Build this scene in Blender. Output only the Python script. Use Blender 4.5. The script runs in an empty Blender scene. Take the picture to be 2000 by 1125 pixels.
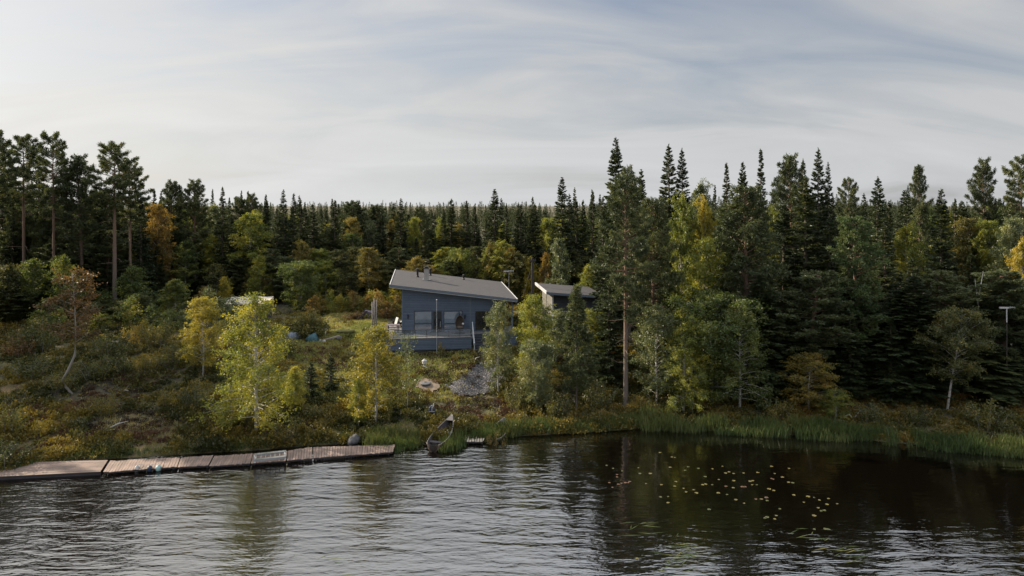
import bpy, math, random
import numpy as np
from mathutils import Vector, Matrix
R = math.radians
PI = math.pi
scn = bpy.context.scene
COL = scn.collection

# ------------------------------------------------------------------ camera, sky, sun, exposure
CAMH, FPX, HZ = 14.6, 1333.0, 400.0          # camera height; focal and horizon row in photo pixels
cam = bpy.data.cameras.new('camera')
cam.sensor_width = 36.0
cam.lens = 24.0
cam.shift_y = -(562.5 - HZ) / 2000.0
cam.clip_end = 12000
camo = bpy.data.objects.new('camera', cam)
camo.location = (0, 0, CAMH)
camo.rotation_euler = (R(90), 0, 0)
COL.objects.link(camo)
scn.camera = camo

SUN_AZ, SUN_EL = 66.0, 27.0                    # degrees left of straight ahead, above the horizon
sd = Vector((-math.sin(R(SUN_AZ)) * math.cos(R(SUN_EL)), math.cos(R(SUN_AZ)) * math.cos(R(SUN_EL)), math.sin(R(SUN_EL))))
sl = bpy.data.lights.new('sun', 'SUN')
sl.energy = 4.6
sl.angle = R(0.6)
sl.color = (1.0, 0.87, 0.68)
so = bpy.data.objects.new('sun', sl)
so.rotation_euler = sd.to_track_quat('Z', 'Y').to_euler()
COL.objects.link(so)

scn.view_settings.view_transform = 'Standard'
scn.view_settings.look = 'None'
scn.view_settings.exposure = 1.12
scn.view_settings.gamma = 1.0

w = bpy.data.worlds.new('World')
scn.world = w
w.use_nodes = True
nt = w.node_tree
nt.nodes.clear()


class NT:
    """small helper to write node trees"""
    def __init__(s, tree): s.t = tree
    def n(s, typ, **kw):
        nd = s.t.nodes.new(typ)
        for k, v in kw.items(): setattr(nd, k, v)
        return nd
    def put(s, sock, v):
        if hasattr(v, 'is_output') or isinstance(v, bpy.types.NodeSocket): s.t.links.new(v, sock)
        else: sock.default_value = v
    def math(s, op, a, b=None, c=None, clamp=False):
        nd = s.n('ShaderNodeMath', operation=op); nd.use_clamp = clamp
        s.put(nd.inputs[0], a)
        if b is not None: s.put(nd.inputs[1], b)
        if c is not None: s.put(nd.inputs[2], c)
        return nd.outputs[0]
    def vmath(s, op, a, b=None):
        nd = s.n('ShaderNodeVectorMath', operation=op)
        s.put(nd.inputs[0], a)
        if b is not None: s.put(nd.inputs[1], b)
        return nd.outputs['Value'] if op in ('DOT_PRODUCT', 'LENGTH') else nd.outputs[0]
    def noise(s, vec, scale, detail=3.0, rough=0.55, dist=0.0):
        nd = s.n('ShaderNodeTexNoise')
        if vec is not None: s.put(nd.inputs['Vector'], vec)
        nd.inputs['Scale'].default_value = scale; nd.inputs['Detail'].default_value = detail
        nd.inputs['Roughness'].default_value = rough; nd.inputs['Distortion'].default_value = dist
        return nd.outputs['Fac']
    def ramp(s, fac, stops):
        nd = s.n('ShaderNodeValToRGB')
        el = nd.color_ramp.elements
        while len(el) < len(stops): el.new(0.5)
        for e, (p, c) in zip(el, stops):
            e.position = p
            e.color = (c[0], c[1], c[2], 1) if not isinstance(c, float) else (c, c, c, 1)
        s.put(nd.inputs[0], fac)
        return nd.outputs[0]
    def mix(s, fac, a, b, mode='MIX'):
        nd = s.n('ShaderNodeMix', data_type='RGBA', blend_type=mode)
        s.put(nd.inputs[0], fac)
        for sock, v in ((nd.inputs[6], a), (nd.inputs[7], b)):
            if isinstance(v, tuple): v = (v[0], v[1], v[2], 1)
            s.put(sock, v)
        return nd.outputs[2]
    def mapping(s, vec, scale=(1, 1, 1), rot=(0, 0, 0), loc=(0, 0, 0)):
        nd = s.n('ShaderNodeMapping')
        s.put(nd.inputs[0], vec)
        nd.inputs['Scale'].default_value = scale; nd.inputs['Rotation'].default_value = rot; nd.inputs['Location'].default_value = loc
        return nd.outputs[0]
    def maprange(s, v, a, b, c=0.0, d=1.0):
        nd = s.n('ShaderNodeMapRange')
        s.put(nd.inputs[0], v)
        for i, x in enumerate((a, b, c, d)): nd.inputs[i + 1].default_value = x
        return nd.outputs[0]


k = NT(nt)
tc = k.n('ShaderNodeTexCoord').outputs['Generated']
sky = k.n('ShaderNodeTexSky', sky_type='NISHITA')
sky.sun_disc = False
sky.sun_elevation = R(SUN_EL)
sky.sun_rotation = R(-SUN_AZ)
sky.altitude = 100
sky.air_density = 1.0
sky.dust_density = 2.0
sky.ozone_density = 1.2
base = k.mix(1.0, sky.outputs[0], (0.045, 0.0465, 0.051), 'MULTIPLY')
# thin high cloud: brighter towards the sun, streaked, drawn on the dome by direction
sep = k.n('ShaderNodeSeparateXYZ'); k.put(sep.inputs[0], tc)
zz = k.math('MAXIMUM', sep.outputs[2], 0.0)
inv = k.math('DIVIDE', 1.0, k.math('ADD', zz, 0.34))
comb = k.n('ShaderNodeCombineXYZ')
k.put(comb.inputs[0], k.math('MULTIPLY', sep.outputs[0], inv))
k.put(comb.inputs[1], k.math('MULTIPLY', sep.outputs[1], inv))
pl = comb.outputs[0]
st = k.mapping(pl, scale=(0.5, 1.5, 1), rot=(0, 0, R(24)))
n1 = k.noise(st, 1.9, 7, 0.52, 0.9)
n2 = k.noise(k.mapping(pl, scale=(1, 1.4, 1), rot=(0, 0, R(-30)), loc=(3.1, 1.7, 0)), 0.8, 5, 0.6, 0.8)
cosg = k.vmath('DOT_PRODUCT', tc, tuple(sd))
glow = k.math('POWER', k.math('MAXIMUM', k.math('MULTIPLY_ADD', cosg, 0.5, 0.5), 0.0), 5.0)
low = k.math('SUBTRACT', 1.0, k.maprange(zz, 0.0, 0.32))      # more veil towards the horizon
cov = k.math('ADD', k.math('MULTIPLY', k.maprange(n1, 0.34, 0.66), 0.66), k.math('MULTIPLY', k.maprange(n2, 0.42, 0.7), 0.40))
cov = k.math('ADD', cov, k.math('MULTIPLY', low, 0.66))
cov = k.math('ADD', cov, k.math('MULTIPLY_ADD', glow, 0.25, 0.24))
up = k.maprange(zz, 0.31, 0.58)                               # unseen bright cloud added overhead to fill shade and brighten the lake
cov = k.math('ADD', cov, k.math('MULTIPLY', up, 0.7))
cov = k.math('MULTIPLY', cov, 0.85, clamp=True)
vb = k.math('ADD', k.math('ADD', k.math('ADD', k.math('MULTIPLY', k.maprange(n1, 0.3, 0.7, 0.90, 1.12), 0.222), k.math('MULTIPLY', low, 0.055)), k.math('MULTIPLY', up, 0.40)), k.math('MULTIPLY', glow, 0.19))
vcol = k.n('ShaderNodeVectorMath', operation='SCALE')
k.put(vcol.inputs[0], k.mix(k.math('MULTIPLY', glow, 1.5, clamp=True), k.mix(up, (0.965, 0.985, 1.01), (0.90, 0.975, 1.09)), (1.0, 0.985, 0.95)))
k.put(vcol.inputs['Scale'], vb)
skyc = k.mix(cov, base, vcol.outputs[0])
bg = k.n('ShaderNodeBackground')
k.put(bg.inputs[0], skyc)
bg.inputs[1].default_value = 1.0
k.t.links.new(bg.outputs[0], k.n('ShaderNodeOutputWorld').inputs[0])

# ------------------------------------------------------------------ helpers
rng = np.random.default_rng(7)
rnd = random.Random(11)
MATS = {}


def newmat(name):
    m = bpy.data.materials.new(name); m.use_nodes = True; m.node_tree.nodes.clear()
    MATS[name] = m
    q = NT(m.node_tree)
    return m, q, q.n('ShaderNodeOutputMaterial')


def pmat(name, col, rough=0.7, metal=0.0, var=0.15, scale=3.0, bump=0.0, bscale=None, ior=1.45, stretch=(1, 1, 1)):
    """plain material: base colour with noise variation and optional bump"""
    m, q, out = newmat(name)
    b = q.n('ShaderNodeBsdfPrincipled')
    oc = q.mapping(q.n('ShaderNodeTexCoord').outputs['Object'], scale=stretch)
    f = q.noise(oc, scale, 5, 0.6)
    f = q.maprange(f, 0.3, 0.7)
    lo = tuple(c * (1 - var) for c in col); hi = tuple(min(1, c * (1 + var)) for c in col)
    q.put(b.inputs['Base Color'], q.mix(f, lo, hi))
    b.inputs['Roughness'].default_value = rough; b.inputs['Metallic'].default_value = metal; b.inputs['IOR'].default_value = ior
    if bump:
        bn = q.n('ShaderNodeBump'); bn.inputs['Strength'].default_value = bump; bn.inputs['Distance'].default_value = 0.02
        q.put(bn.inputs['Height'], q.noise(oc, bscale or scale * 6, 4, 0.6)); q.t.links.new(bn.outputs[0], b.inputs['Normal'])
    q.t.links.new(b.outputs[0], out.inputs[0])
    return m


def leafmat(name, stops, transl=0.35, spread=0.35, clump=0.5, gloss=0.03):
    """leaf / needle material: the per-face value 'var', the plant's own random and clump noise pick a colour"""
    m, q, out = newmat(name)
    at = q.n('ShaderNodeAttribute', attribute_name='var').outputs['Fac']
    oi = q.n('ShaderNodeObjectInfo').outputs['Random']
    oc = q.n('ShaderNodeTexCoord').outputs['Object']
    off = q.vmath('ADD', oc, q.n('ShaderNodeObjectInfo').outputs['Location'])
    ns = q.maprange(q.noise(off, 0.55, 2, 0.5), 0.3, 0.7, -0.5, 0.5)
    v = q.math('ADD', q.math('MULTIPLY', q.math('SUBTRACT', at, 0.5), spread * 2), 0.5)
    v = q.math('ADD', v, q.math('MULTIPLY', ns, clump))
    v = q.math('ADD', v, q.math('MULTIPLY', q.math('SUBTRACT', oi, 0.5), 0.3), clamp=True)
    c = q.ramp(v, stops)
    d = q.n('ShaderNodeBsdfDiffuse'); q.put(d.inputs[0], c)
    t = q.n('ShaderNodeBsdfTranslucent'); q.put(t.inputs[0], q.mix(1.0, c, (1.25, 1.2, 0.7), 'MULTIPLY'))
    mx = q.n('ShaderNodeMixShader'); mx.inputs[0].default_value = transl
    q.t.links.new(d.outputs[0], mx.inputs[1]); q.t.links.new(t.outputs[0], mx.inputs[2])
    g = q.n('ShaderNodeBsdfGlossy'); g.inputs['Roughness'].default_value = 0.45
    m2 = q.n('ShaderNodeMixShader'); m2.inputs[0].default_value = gloss
    q.t.links.new(mx.outputs[0], m2.inputs[1]); q.t.links.new(g.outputs[0], m2.inputs[2])
    q.t.links.new(m2.outputs[0], out.inputs[0])
    return m


class MB:
    """collects shapes into one mesh"""
    def __init__(s): s.v = []; s.f = []
    def add(s, vs, fs):
        o = len(s.v); s.v += [tuple(p) for p in vs]; s.f += [tuple(i + o for i in f) for f in fs]; return s
    def box(s, x0, x1, y0, y1, z0, z1, M=None):
        vs = [Vector(p) for p in ((x0, y0, z0), (x1, y0, z0), (x1, y1, z0), (x0, y1, z0), (x0, y0, z1), (x1, y0, z1), (x1, y1, z1), (x0, y1, z1))]
        if M is not None: vs = [M @ p for p in vs]
        return s.add(vs, [(0, 3, 2, 1), (4, 5, 6, 7), (0, 1, 5, 4), (1, 2, 6, 5), (2, 3, 7, 6), (3, 0, 4, 7)])
    def hexa(s, b, t):
        """4 bottom points, 4 top points"""
        return s.add(list(b) + list(t), [(0, 3, 2, 1), (4, 5, 6, 7), (0, 1, 5, 4), (1, 2, 6, 5), (2, 3, 7, 6), (3, 0, 4, 7)])
    def tube(s, pts, rad, n=8, cap=True):
        pts = [Vector(p) for p in pts]
        if not hasattr(rad, '__len__'): rad = [rad] * len(pts)
        o = len(s.v)
        for i, p in enumerate(pts):
            d = (pts[min(i + 1, len(pts) - 1)] - pts[max(i - 1, 0)]).normalized()
            a = d.cross(Vector((0, 0, 1)))
            if a.length < 0.05: a = d.cross(Vector((1, 0, 0)))
            a.normalize(); b = d.cross(a)
            for j in range(n):
                th = 2 * PI * j / n
                s.v.append(tuple(p + a * (math.cos(th) * rad[i]) + b * (math.sin(th) * rad[i])))
        for i in range(len(pts) - 1):
            for j in range(n):
                a0 = o + i * n + j; a1 = o + i * n + (j + 1) % n
                s.f.append((a0, a1, a1 + n, a0 + n))
        if cap:
            s.f.append(tuple(o + j for j in range(n))[::-1]); s.f.append(tuple(o + (len(pts) - 1) * n + j for j in range(n)))
        return s
    def lathe(s, prof, n=16, c=(0, 0, 0)):
        o = len(s.v)
        for r_, z_ in prof:
            for j in range(n):
                th = 2 * PI * j / n
                s.v.append((c[0] + r_ * math.cos(th), c[1] + r_ * math.sin(th), c[2] + z_))
        for i in range(len(prof) - 1):
            for j in range(n):
                a0 = o + i * n + j; a1 = o + i * n + (j + 1) % n
                s.f.append((a0, a1, a1 + n, a0 + n))
        s.f.append(tuple(o + j for j in range(n))[::-1]); s.f.append(tuple(o + (len(prof) - 1) * n + j for j in range(n)))
        return s
    def mesh(s, name, mat, smooth=False):
        me = bpy.data.meshes.new(name); me.from_pydata(s.v, [], s.f)
        if mat: me.materials.append(MATS[mat] if isinstance(mat, str) else mat)
        if smooth: me.polygons.foreach_set('use_smooth', [True] * len(me.polygons))
        me.update(); return me
    def build(s, name, mat, parent=None, smooth=False, loc=None):
        o = bpy.data.objects.new(name, s.mesh(name, mat, smooth)); COL.objects.link(o)
        if parent: o.parent = parent
        if loc is not None: o.location = loc
        return o


def tag(o, label=None, cat=None, group=None, kind=None):
    if label: o['label'] = label
    if cat: o['category'] = cat
    if group: o['group'] = group
    if kind: o['kind'] = kind
    return o


def thing(name, loc, label, cat, group=None, rz=0.0, sc=(1, 1, 1)):
    o = bpy.data.objects.new(name, None); COL.objects.link(o)
    o.empty_display_size = 0.3
    o.location = loc; o.rotation_euler = (0, 0, rz); o.scale = sc
    return tag(o, label, cat, group)


def quadmesh(name, V, var, mat=None):
    """V (N,4,3) separate quads with a per-face value"""
    N = len(V)
    me = bpy.data.meshes.new(name)
    me.vertices.add(4 * N); me.loops.add(4 * N); me.polygons.add(N)
    me.vertices.foreach_set('co', np.ascontiguousarray(V, dtype=np.float32).ravel())
    me.loops.foreach_set('vertex_index', np.arange(4 * N, dtype=np.int32))
    me.polygons.foreach_set('loop_start', np.arange(0, 4 * N, 4, dtype=np.int32))
    a = me.attributes.new('var', 'FLOAT', 'FACE')
    a.data.foreach_set('value', np.ascontiguousarray(var, dtype=np.float32))
    me.update(calc_edges=True)
    if mat: me.materials.append(MATS[mat])
    return me


def unit(a): return a / np.maximum(np.linalg.norm(a, axis=-1, keepdims=True), 1e-9)


def leaves(c, d, hl, hw, rg, roll=1.0, upbias=0.0):
    """diamond leaves: centres c, long axes d, half length / width arrays"""
    d = unit(d)
    r = rg.normal(size=c.shape); r[:, 2] += upbias
    r = unit(r)
    b = unit(np.cross(d, r))
    hl = np.asarray(hl).reshape(-1, 1); hw = np.asarray(hw).reshape(-1, 1)
    k_ = 0.15 * hl * d
    return np.stack([c - d * hl, c + b * hw + k_, c + d * hl, c - b * hw + k_], axis=1)


# smooth value noise for terrain and planting
_pg = np.random.default_rng(3).random((64, 64))
def vnoise(x, y):
    x = np.asarray(x, float); y = np.asarray(y, float)
    xi = np.floor(x).astype(int); yi = np.floor(y).astype(int)
    fx = x - xi; fy = y - yi
    fx = fx * fx * (3 - 2 * fx); fy = fy * fy * (3 - 2 * fy)
    g = lambda a, b: _pg[a % 64, b % 64]
    return (g(xi, yi) * (1 - fx) + g(xi + 1, yi) * fx) * (1 - fy) + (g(xi, yi + 1) * (1 - fx) + g(xi + 1, yi + 1) * fx) * fy

# shoreline: distance from the camera plane as a function of x
_sp = [(0, 928), (110, 905), (200, 897), (400, 885), (500, 879), (600, 871), (700, 864), (790, 866), (880, 872), (930, 852), (1000, 852), (1130, 846), (1280, 835), (1400, 842), (1550, 850), (1700, 860), (1850, 876), (2000, 888)]
_sd = [(CAMH * FPX / (py - HZ)) for px, py in _sp]
_sx = [(px - 1000) / FPX * d for (px, py), d in zip(_sp, _sd)]
_sx = [-300, -60, -40] + _sx + [42, 60, 300]
_sd = [20, 33, 35.5] + _sd + [38.3, 36, 20]
def shore(x): return np.interp(x, _sx, _sd)

def ground(x, y):
    x = np.asarray(x, float); y = np.asarray(y, float)
    d = y - shore(x)
    right = np.clip((x - 3) / 12, 0, 1)
    hl = np.interp(d, [-60, -8, -1, 0, 0.5, 2, 7, 12.5, 15, 25, 60, 150, 400], [-4, -2.2, -0.35, 0.0, 0.22, 0.35, 1.05, 2.45, 2.75, 3.2, 3.8, 3.0, 0.0])
    hr = np.interp(d, [-60, -8, -1, 0, 0.5, 2, 7, 15, 25, 60, 150, 400], [-4, -2.2, -0.35, 0.0, 0.12, 0.3, 0.9, 2.0, 2.8, 3.6, 3.0, 0.0])
    h = hl * (1 - right) + hr * right
    k_ = np.clip(d / 2.0, 0, 1)
    amp = 0.35 + 0.65 * np.clip((np.abs(x + 5) - 6) / 8, 0, 1)
    h = h + k_ * amp * ((vnoise(x * 0.35 + 9, y * 0.35) - 0.5) * 0.5 + (vnoise(x * 1.1, y * 1.1 + 5) - 0.5) * 0.28)
    return h

def gz(x, y): return float(ground(x, y))

def at(px, py):
    """where the ground is seen at a photo pixel"""
    D = 30.0
    while D < 200:
        x = (px - 1000) / FPX * D
        if CAMH - (py - HZ) / FPX * D <= max(gz(x, D), 0.0): break
        D += 0.1
    return x, D, gz(x, D)

def atd(px, D):
    x = (px - 1000) / FPX * D
    return x, D, gz(x, D)

def zpix(py, D): return CAMH - (py - HZ) / FPX * D
def wpx(n, D): return n / FPX * D

# ------------------------------------------------------------------ materials
leafmat('needle_spruce', [(0.0, (0.014, 0.024, 0.011)), (0.45, (0.032, 0.046, 0.019)), (0.8, (0.062, 0.074, 0.026)), (1.0, (0.10, 0.10, 0.036))], 0.25, 0.35, 0.4)
leafmat('needle_pine', [(0.0, (0.026, 0.038, 0.018)), (0.5, (0.064, 0.080, 0.033)), (0.85, (0.115, 0.125, 0.045)), (1.0, (0.16, 0.14, 0.06))], 0.28, 0.35, 0.4)
leafmat('needle_pine_bright', [(0.0, (0.036, 0.058, 0.023)), (0.5, (0.078, 0.111, 0.039)), (1.0, (0.169, 0.176, 0.058))], 0.25, 0.35, 0.4)
leafmat('leaf_green', [(0.0, (0.038, 0.058, 0.016)), (0.5, (0.088, 0.118, 0.028)), (0.8, (0.170, 0.185, 0.040)), (1.0, (0.30, 0.25, 0.05))], 0.48, 0.4, 0.6)
leafmat('leaf_greygreen', [(0.0, (0.050, 0.068, 0.030)), (0.5, (0.105, 0.128, 0.048)), (0.85, (0.19, 0.20, 0.072)), (1.0, (0.28, 0.25, 0.07))], 0.42, 0.4, 0.5, 0.05)
leafmat('leaf_olive', [(0.0, (0.059, 0.084, 0.018)), (0.4, (0.149, 0.173, 0.030)), (0.75, (0.261, 0.252, 0.038)), (1.0, (0.369, 0.307, 0.045))], 0.5, 0.4, 0.6)
leafmat('leaf_yellow', [(0.0, (0.105, 0.110, 0.020)), (0.35, (0.230, 0.200, 0.028)), (0.7, (0.330, 0.270, 0.034)), (1.0, (0.42, 0.30, 0.045))], 0.5, 0.4, 0.7)
leafmat('leaf_orange', [(0.0, (0.095, 0.080, 0.022)), (0.4, (0.190, 0.130, 0.028)), (0.75, (0.270, 0.160, 0.032)), (1.0, (0.34, 0.22, 0.05))], 0.45, 0.4, 0.6)
leafmat('leaf_rust', [(0.0, (0.055, 0.042, 0.020)), (0.4, (0.130, 0.078, 0.030)), (0.75, (0.190, 0.105, 0.042)), (1.0, (0.24, 0.16, 0.05))], 0.36, 0.4, 0.6)
leafmat('leaf_muted', [(0.0, (0.030, 0.038, 0.014)), (0.4, (0.068, 0.076, 0.024)), (0.75, (0.120, 0.115, 0.032)), (1.0, (0.20, 0.16, 0.04))], 0.4, 0.4, 0.6)
leafmat('leaf_gold', [(0.0, (0.060, 0.062, 0.018)), (0.4, (0.140, 0.122, 0.026)), (0.75, (0.215, 0.160, 0.032)), (1.0, (0.28, 0.19, 0.04))], 0.42, 0.4, 0.6)
leafmat('leaf_heath', [(0.0, (0.026, 0.031, 0.011)), (0.3, (0.065, 0.065, 0.018)), (0.6, (0.135, 0.109, 0.024)), (0.82, (0.200, 0.142, 0.028)), (1.0, (0.200, 0.097, 0.033))], 0.30, 0.45, 0.0)
leafmat('leaf_heather', [(0.0, (0.024, 0.017, 0.010)), (0.4, (0.064, 0.036, 0.022)), (0.75, (0.106, 0.051, 0.030)), (1.0, (0.145, 0.085, 0.038))], 0.2, 0.45, 0.0)
leafmat('grass_blades', [(0.0, (0.075, 0.098, 0.026)), (0.4, (0.165, 0.180, 0.045)), (0.7, (0.27, 0.225, 0.07)), (1.0, (0.38, 0.28, 0.11))], 0.35, 0.45, 0.0)
leafmat('lawn_blades', [(0.0, (0.10, 0.135, 0.035)), (0.4, (0.215, 0.235, 0.065)), (0.7, (0.33, 0.275, 0.10)), (1.0, (0.42, 0.32, 0.16))], 0.38, 0.45, 0.0)
leafmat('reed_blades', [(0.0, (0.034, 0.056, 0.020)), (0.45, (0.070, 0.100, 0.030)), (0.75, (0.130, 0.140, 0.044)), (1.0, (0.26, 0.205, 0.085))], 0.32, 0.45, 0.0)

# bark
def barkmat(name, lo, hi, zlo, zhi, marks=None):
    m, q, out = newmat(name)
    b = q.n('ShaderNodeBsdfPrincipled'); b.inputs['Roughness'].default_value = 0.85
    oc = q.n('ShaderNodeTexCoord').outputs['Object']
    s_ = q.n('ShaderNodeSeparateXYZ'); q.put(s_.inputs[0], oc)
    nz = q.noise(q.mapping(oc, scale=(3, 3, 0.8)), 3.0, 5, 0.65)
    f = q.math('ADD', q.maprange(s_.outputs[2], zlo, zhi), q.math('MULTIPLY', q.math('SUBTRACT', nz, 0.5), 0.7), clamp=True)
    c = q.mix(f, lo, hi)
    if marks:
        mk = q.maprange(q.noise(q.mapping(oc, scale=(1.5, 1.5, 6)), 2.2, 4, 0.7), 0.56, 0.64)
        c = q.mix(mk, c, marks)
    q.put(b.inputs['Base Color'], c)
    bn = q.n('ShaderNodeBump'); bn.inputs['Strength'].default_value = 0.6; bn.inputs['Distance'].default_value = 0.03
    q.put(bn.inputs['Height'], nz); q.t.links.new(bn.outputs[0], b.inputs['Normal'])
    q.t.links.new(b.outputs[0], out.inputs[0])
barkmat('bark_pine', (0.105, 0.085, 0.070), (0.150, 0.090, 0.060), 2.0, 9.0)
barkmat('bark_spruce', (0.075, 0.060, 0.048), (0.095, 0.075, 0.058), 0.0, 10.0)
barkmat('bark_birch', (0.20, 0.185, 0.165), (0.36, 0.34, 0.31), 0.0, 1.5, (0.05, 0.045, 0.04))
barkmat('bark_grey', (0.16, 0.14, 0.12), (0.20, 0.18, 0.155), 0.0, 2.0)
barkmat('wood_dead', (0.30, 0.28, 0.25), (0.42, 0.40, 0.36), 0.0, 2.0)

# ground
m, q, out = newmat('ground_cover')
b = q.n('ShaderNodeBsdfPrincipled'); b.inputs['Roughness'].default_value = 0.95
oc = q.n('ShaderNodeTexCoord').outputs['Object']
a1 = q.maprange(q.noise(oc, 0.35, 6, 0.62), 0.32, 0.68)
a2 = q.maprange(q.noise(oc, 2.6, 6, 0.65), 0.3, 0.7)
c1 = q.ramp(a1, [(0.0, (0.022, 0.018, 0.012)), (0.35, (0.045, 0.038, 0.018)), (0.6, (0.072, 0.062, 0.022)), (0.85, (0.105, 0.075, 0.033)), (1.0, (0.14, 0.09, 0.05))])
c2 = q.ramp(a2, [(0.0, (0.45, 0.45, 0.45)), (0.5, (0.95, 0.95, 0.9)), (1.0, (1.5, 1.42, 1.2))])
q.put(b.inputs['Base Color'], q.mix(1.0, c1, c2, 'MULTIPLY'))
bn = q.n('ShaderNodeBump'); bn.inputs['Strength'].default_value = 0.8; bn.inputs['Distance'].default_value = 0.12
q.put(bn.inputs['Height'], q.noise(oc, 5.0, 6, 0.7)); q.t.links.new(bn.outputs[0], b.inputs['Normal'])
q.t.links.new(b.outputs[0], out.inputs[0])

# water
m, q, out = newmat('lake_water')
b = q.n('ShaderNodeBsdfPrincipled')
b.inputs['Base Color'].default_value = (0.0025, 0.0018, 0.0012, 1)
b.inputs['Roughness'].default_value = 0.05
b.inputs['IOR'].default_value = 3.0
oc = q.n('ShaderNodeTexCoord').outputs['Object']
w1 = q.noise(q.mapping(oc, scale=(0.55, 1.9, 1), rot=(0, 0, R(7))), 0.85, 3, 0.55, 0.4)
w2 = q.noise(q.mapping(oc, scale=(0.7, 1.7, 1), rot=(0, 0, R(-13))), 2.3, 3, 0.55, 0.3)
w3 = q.noise(q.mapping(oc, scale=(0.30, 0.8, 1), rot=(0, 0, R(16))), 0.35, 2, 0.5, 0.3)
# calm patch in the lee of the tall trees on the right
sx = q.n('ShaderNodeSeparateXYZ'); q.put(sx.inputs[0], oc)
lee = q.math('MULTIPLY', q.maprange(sx.outputs[0], 2.0, 7.0), q.maprange(sx.outputs[1], 24.5, 32.0))     # sheltered bay on the right
calm = q.math('MULTIPLY', q.maprange(q.noise(oc, 0.05, 2, 0.5), 0.35, 0.65, 0.75, 1.15), q.maprange(lee, 0.0, 1.0, 1.0, 0.25))
hgt = q.math('ADD', q.math('MULTIPLY', w1, 0.66), q.math('ADD', q.math('MULTIPLY', w2, 0.20), q.math('MULTIPLY', w3, 0.6)))
hgt = q.math('MULTIPLY', hgt, calm)
bn = q.n('ShaderNodeBump'); bn.inputs['Strength'].default_value = 1.0; bn.inputs['Distance'].default_value = 0.125
q.put(bn.inputs['Height'], hgt); q.t.links.new(bn.outputs[0], b.inputs['Normal'])
q.t.links.new(b.outputs[0], out.inputs[0])


def boardmat(name, col, axis=2, pitch=0.12, var=0.25, rough=0.7, gap=0.35, nscale=(1, 1, 1), gapw=0.1):
    """boards: a colour per board, dark joints, grain"""
    m, q, out = newmat(name)
    b = q.n('ShaderNodeBsdfPrincipled'); b.inputs['Roughness'].default_value = rough
    oc = q.n('ShaderNodeTexCoord').outputs['Object']
    s_ = q.n('ShaderNodeSeparateXYZ'); q.put(s_.inputs[0], oc)
    t_ = q.math('DIVIDE', s_.outputs[axis], pitch)
    idn = q.math('FLOOR', t_)
    wn = q.n('ShaderNodeTexWhiteNoise', noise_dimensions='1D'); q.put(wn.inputs['W'], idn)
    fr = q.math('FRACT', t_)
    g = q.math('LESS_THAN', fr, gapw)
    grain = q.maprange(q.noise(q.mapping(oc, scale=nscale), 6.0, 5, 0.7), 0.3, 0.7)
    v = q.math('ADD', q.math('MULTIPLY', wn.outputs[0], 0.6), q.math('MULTIPLY', grain, 0.4))
    c = q.mix(v, tuple(x * (1 - var) for x in col), tuple(x * (1 + var) for x in col))
    stn = q.maprange(q.noise(oc, 0.8, 5, 0.65), 0.44, 0.68, 0.0, 0.75 if 'planks' in name else 0.28)
    c = q.mix(stn, c, tuple(x * f for x, f in zip(col, (.42, .46, .46))))
    c = q.mix(g, c, tuple(x * gap for x in col))
    q.put(b.inputs['Base Color'], c)
    bn = q.n('ShaderNodeBump'); bn.inputs['Strength'].default_value = 0.5; bn.inputs['Distance'].default_value = 0.015
    q.put(bn.inputs['Height'], q.math('SUBTRACT', fr, q.math('MULTIPLY', g, 1.0))); q.t.links.new(bn.outputs[0], b.inputs['Normal'])
    q.t.links.new(b.outputs[0], out.inputs[0])
    return m
boardmat('siding_blue', (0.080, 0.106, 0.155), 2, 0.145, 0.2, 0.65, 0.42, (1, 1, 1), 0.13)
boardmat('siding_pale', (0.15, 0.14, 0.12), 2, 0.145, 0.14, 0.65, 0.6)
boardmat('siding_navy', (0.030, 0.034, 0.048), 2, 0.145, 0.14, 0.65, 0.6)
boardmat('deck_boards', (0.115, 0.108, 0.108), 0, 0.14, 0.15, 0.7, 0.4)
boardmat('dock_planks', (0.215, 0.150, 0.122), 0, 0.145, 0.30, 0.8, 0.5, (1, 4, 1), 0.10)
boardmat('platform_planks', (0.205, 0.143, 0.115), 1, 0.145, 0.22, 0.8, 0.3, (1, 1, 1), 0.12)
boardmat('landing_planks', (0.46, 0.39, 0.31), 0, 0.16, 0.15, 0.8, 0.10, (1, 3, 1), 0.30)
pmat('roof_felt', (0.040, 0.037, 0.040), 0.9, var=0.22, scale=2.2, bump=0.4, bscale=30)
pmat('trim_white', (0.46, 0.455, 0.45), 0.5, var=0.06)
pmat('trim_blue', (0.092, 0.115, 0.148), 0.55, var=0.08)
pmat('trim_dark', (0.035, 0.038, 0.045), 0.5, var=0.1)
pmat('soffit_white', (0.62, 0.62, 0.62), 0.6, var=0.06)
pmat('pane_glass', (0.10, 0.125, 0.16), 0.05, var=0.35, scale=0.9, ior=2.6)  # pale grey-blue base stands in for sky reflected in the glass
pmat('pane_dark', (0.010, 0.011, 0.013), 0.06, var=0.3, scale=0.9, ior=1.6)
pmat('concrete', (0.095, 0.096, 0.102), 0.9, var=0.18, bump=0.3)
pmat('brick_pale', (0.27, 0.25, 0.23), 0.85, var=0.15, scale=8, bump=0.3)
pmat('steel', (0.45, 0.45, 0.46), 0.35, 0.9, var=0.1)
pmat('black_metal', (0.014, 0.014, 0.016), 0.5, 0.2, var=0.1)
pmat('wood_grey', (0.24, 0.215, 0.195), 0.85, var=0.25, scale=2.5, bump=0.4, stretch=(6, 6, 1))
pmat('wood_dark', (0.050, 0.042, 0.046), 0.8, var=0.25, scale=2.5)
pmat('wood_violet', (0.105, 0.088, 0.105), 0.8, var=0.2, scale=2.5)
pmat('wood_red', (0.10, 0.040, 0.028), 0.8, var=0.25, scale=2.5)
pmat('pole_wood', (0.040, 0.034, 0.028), 0.9, var=0.25)
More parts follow.
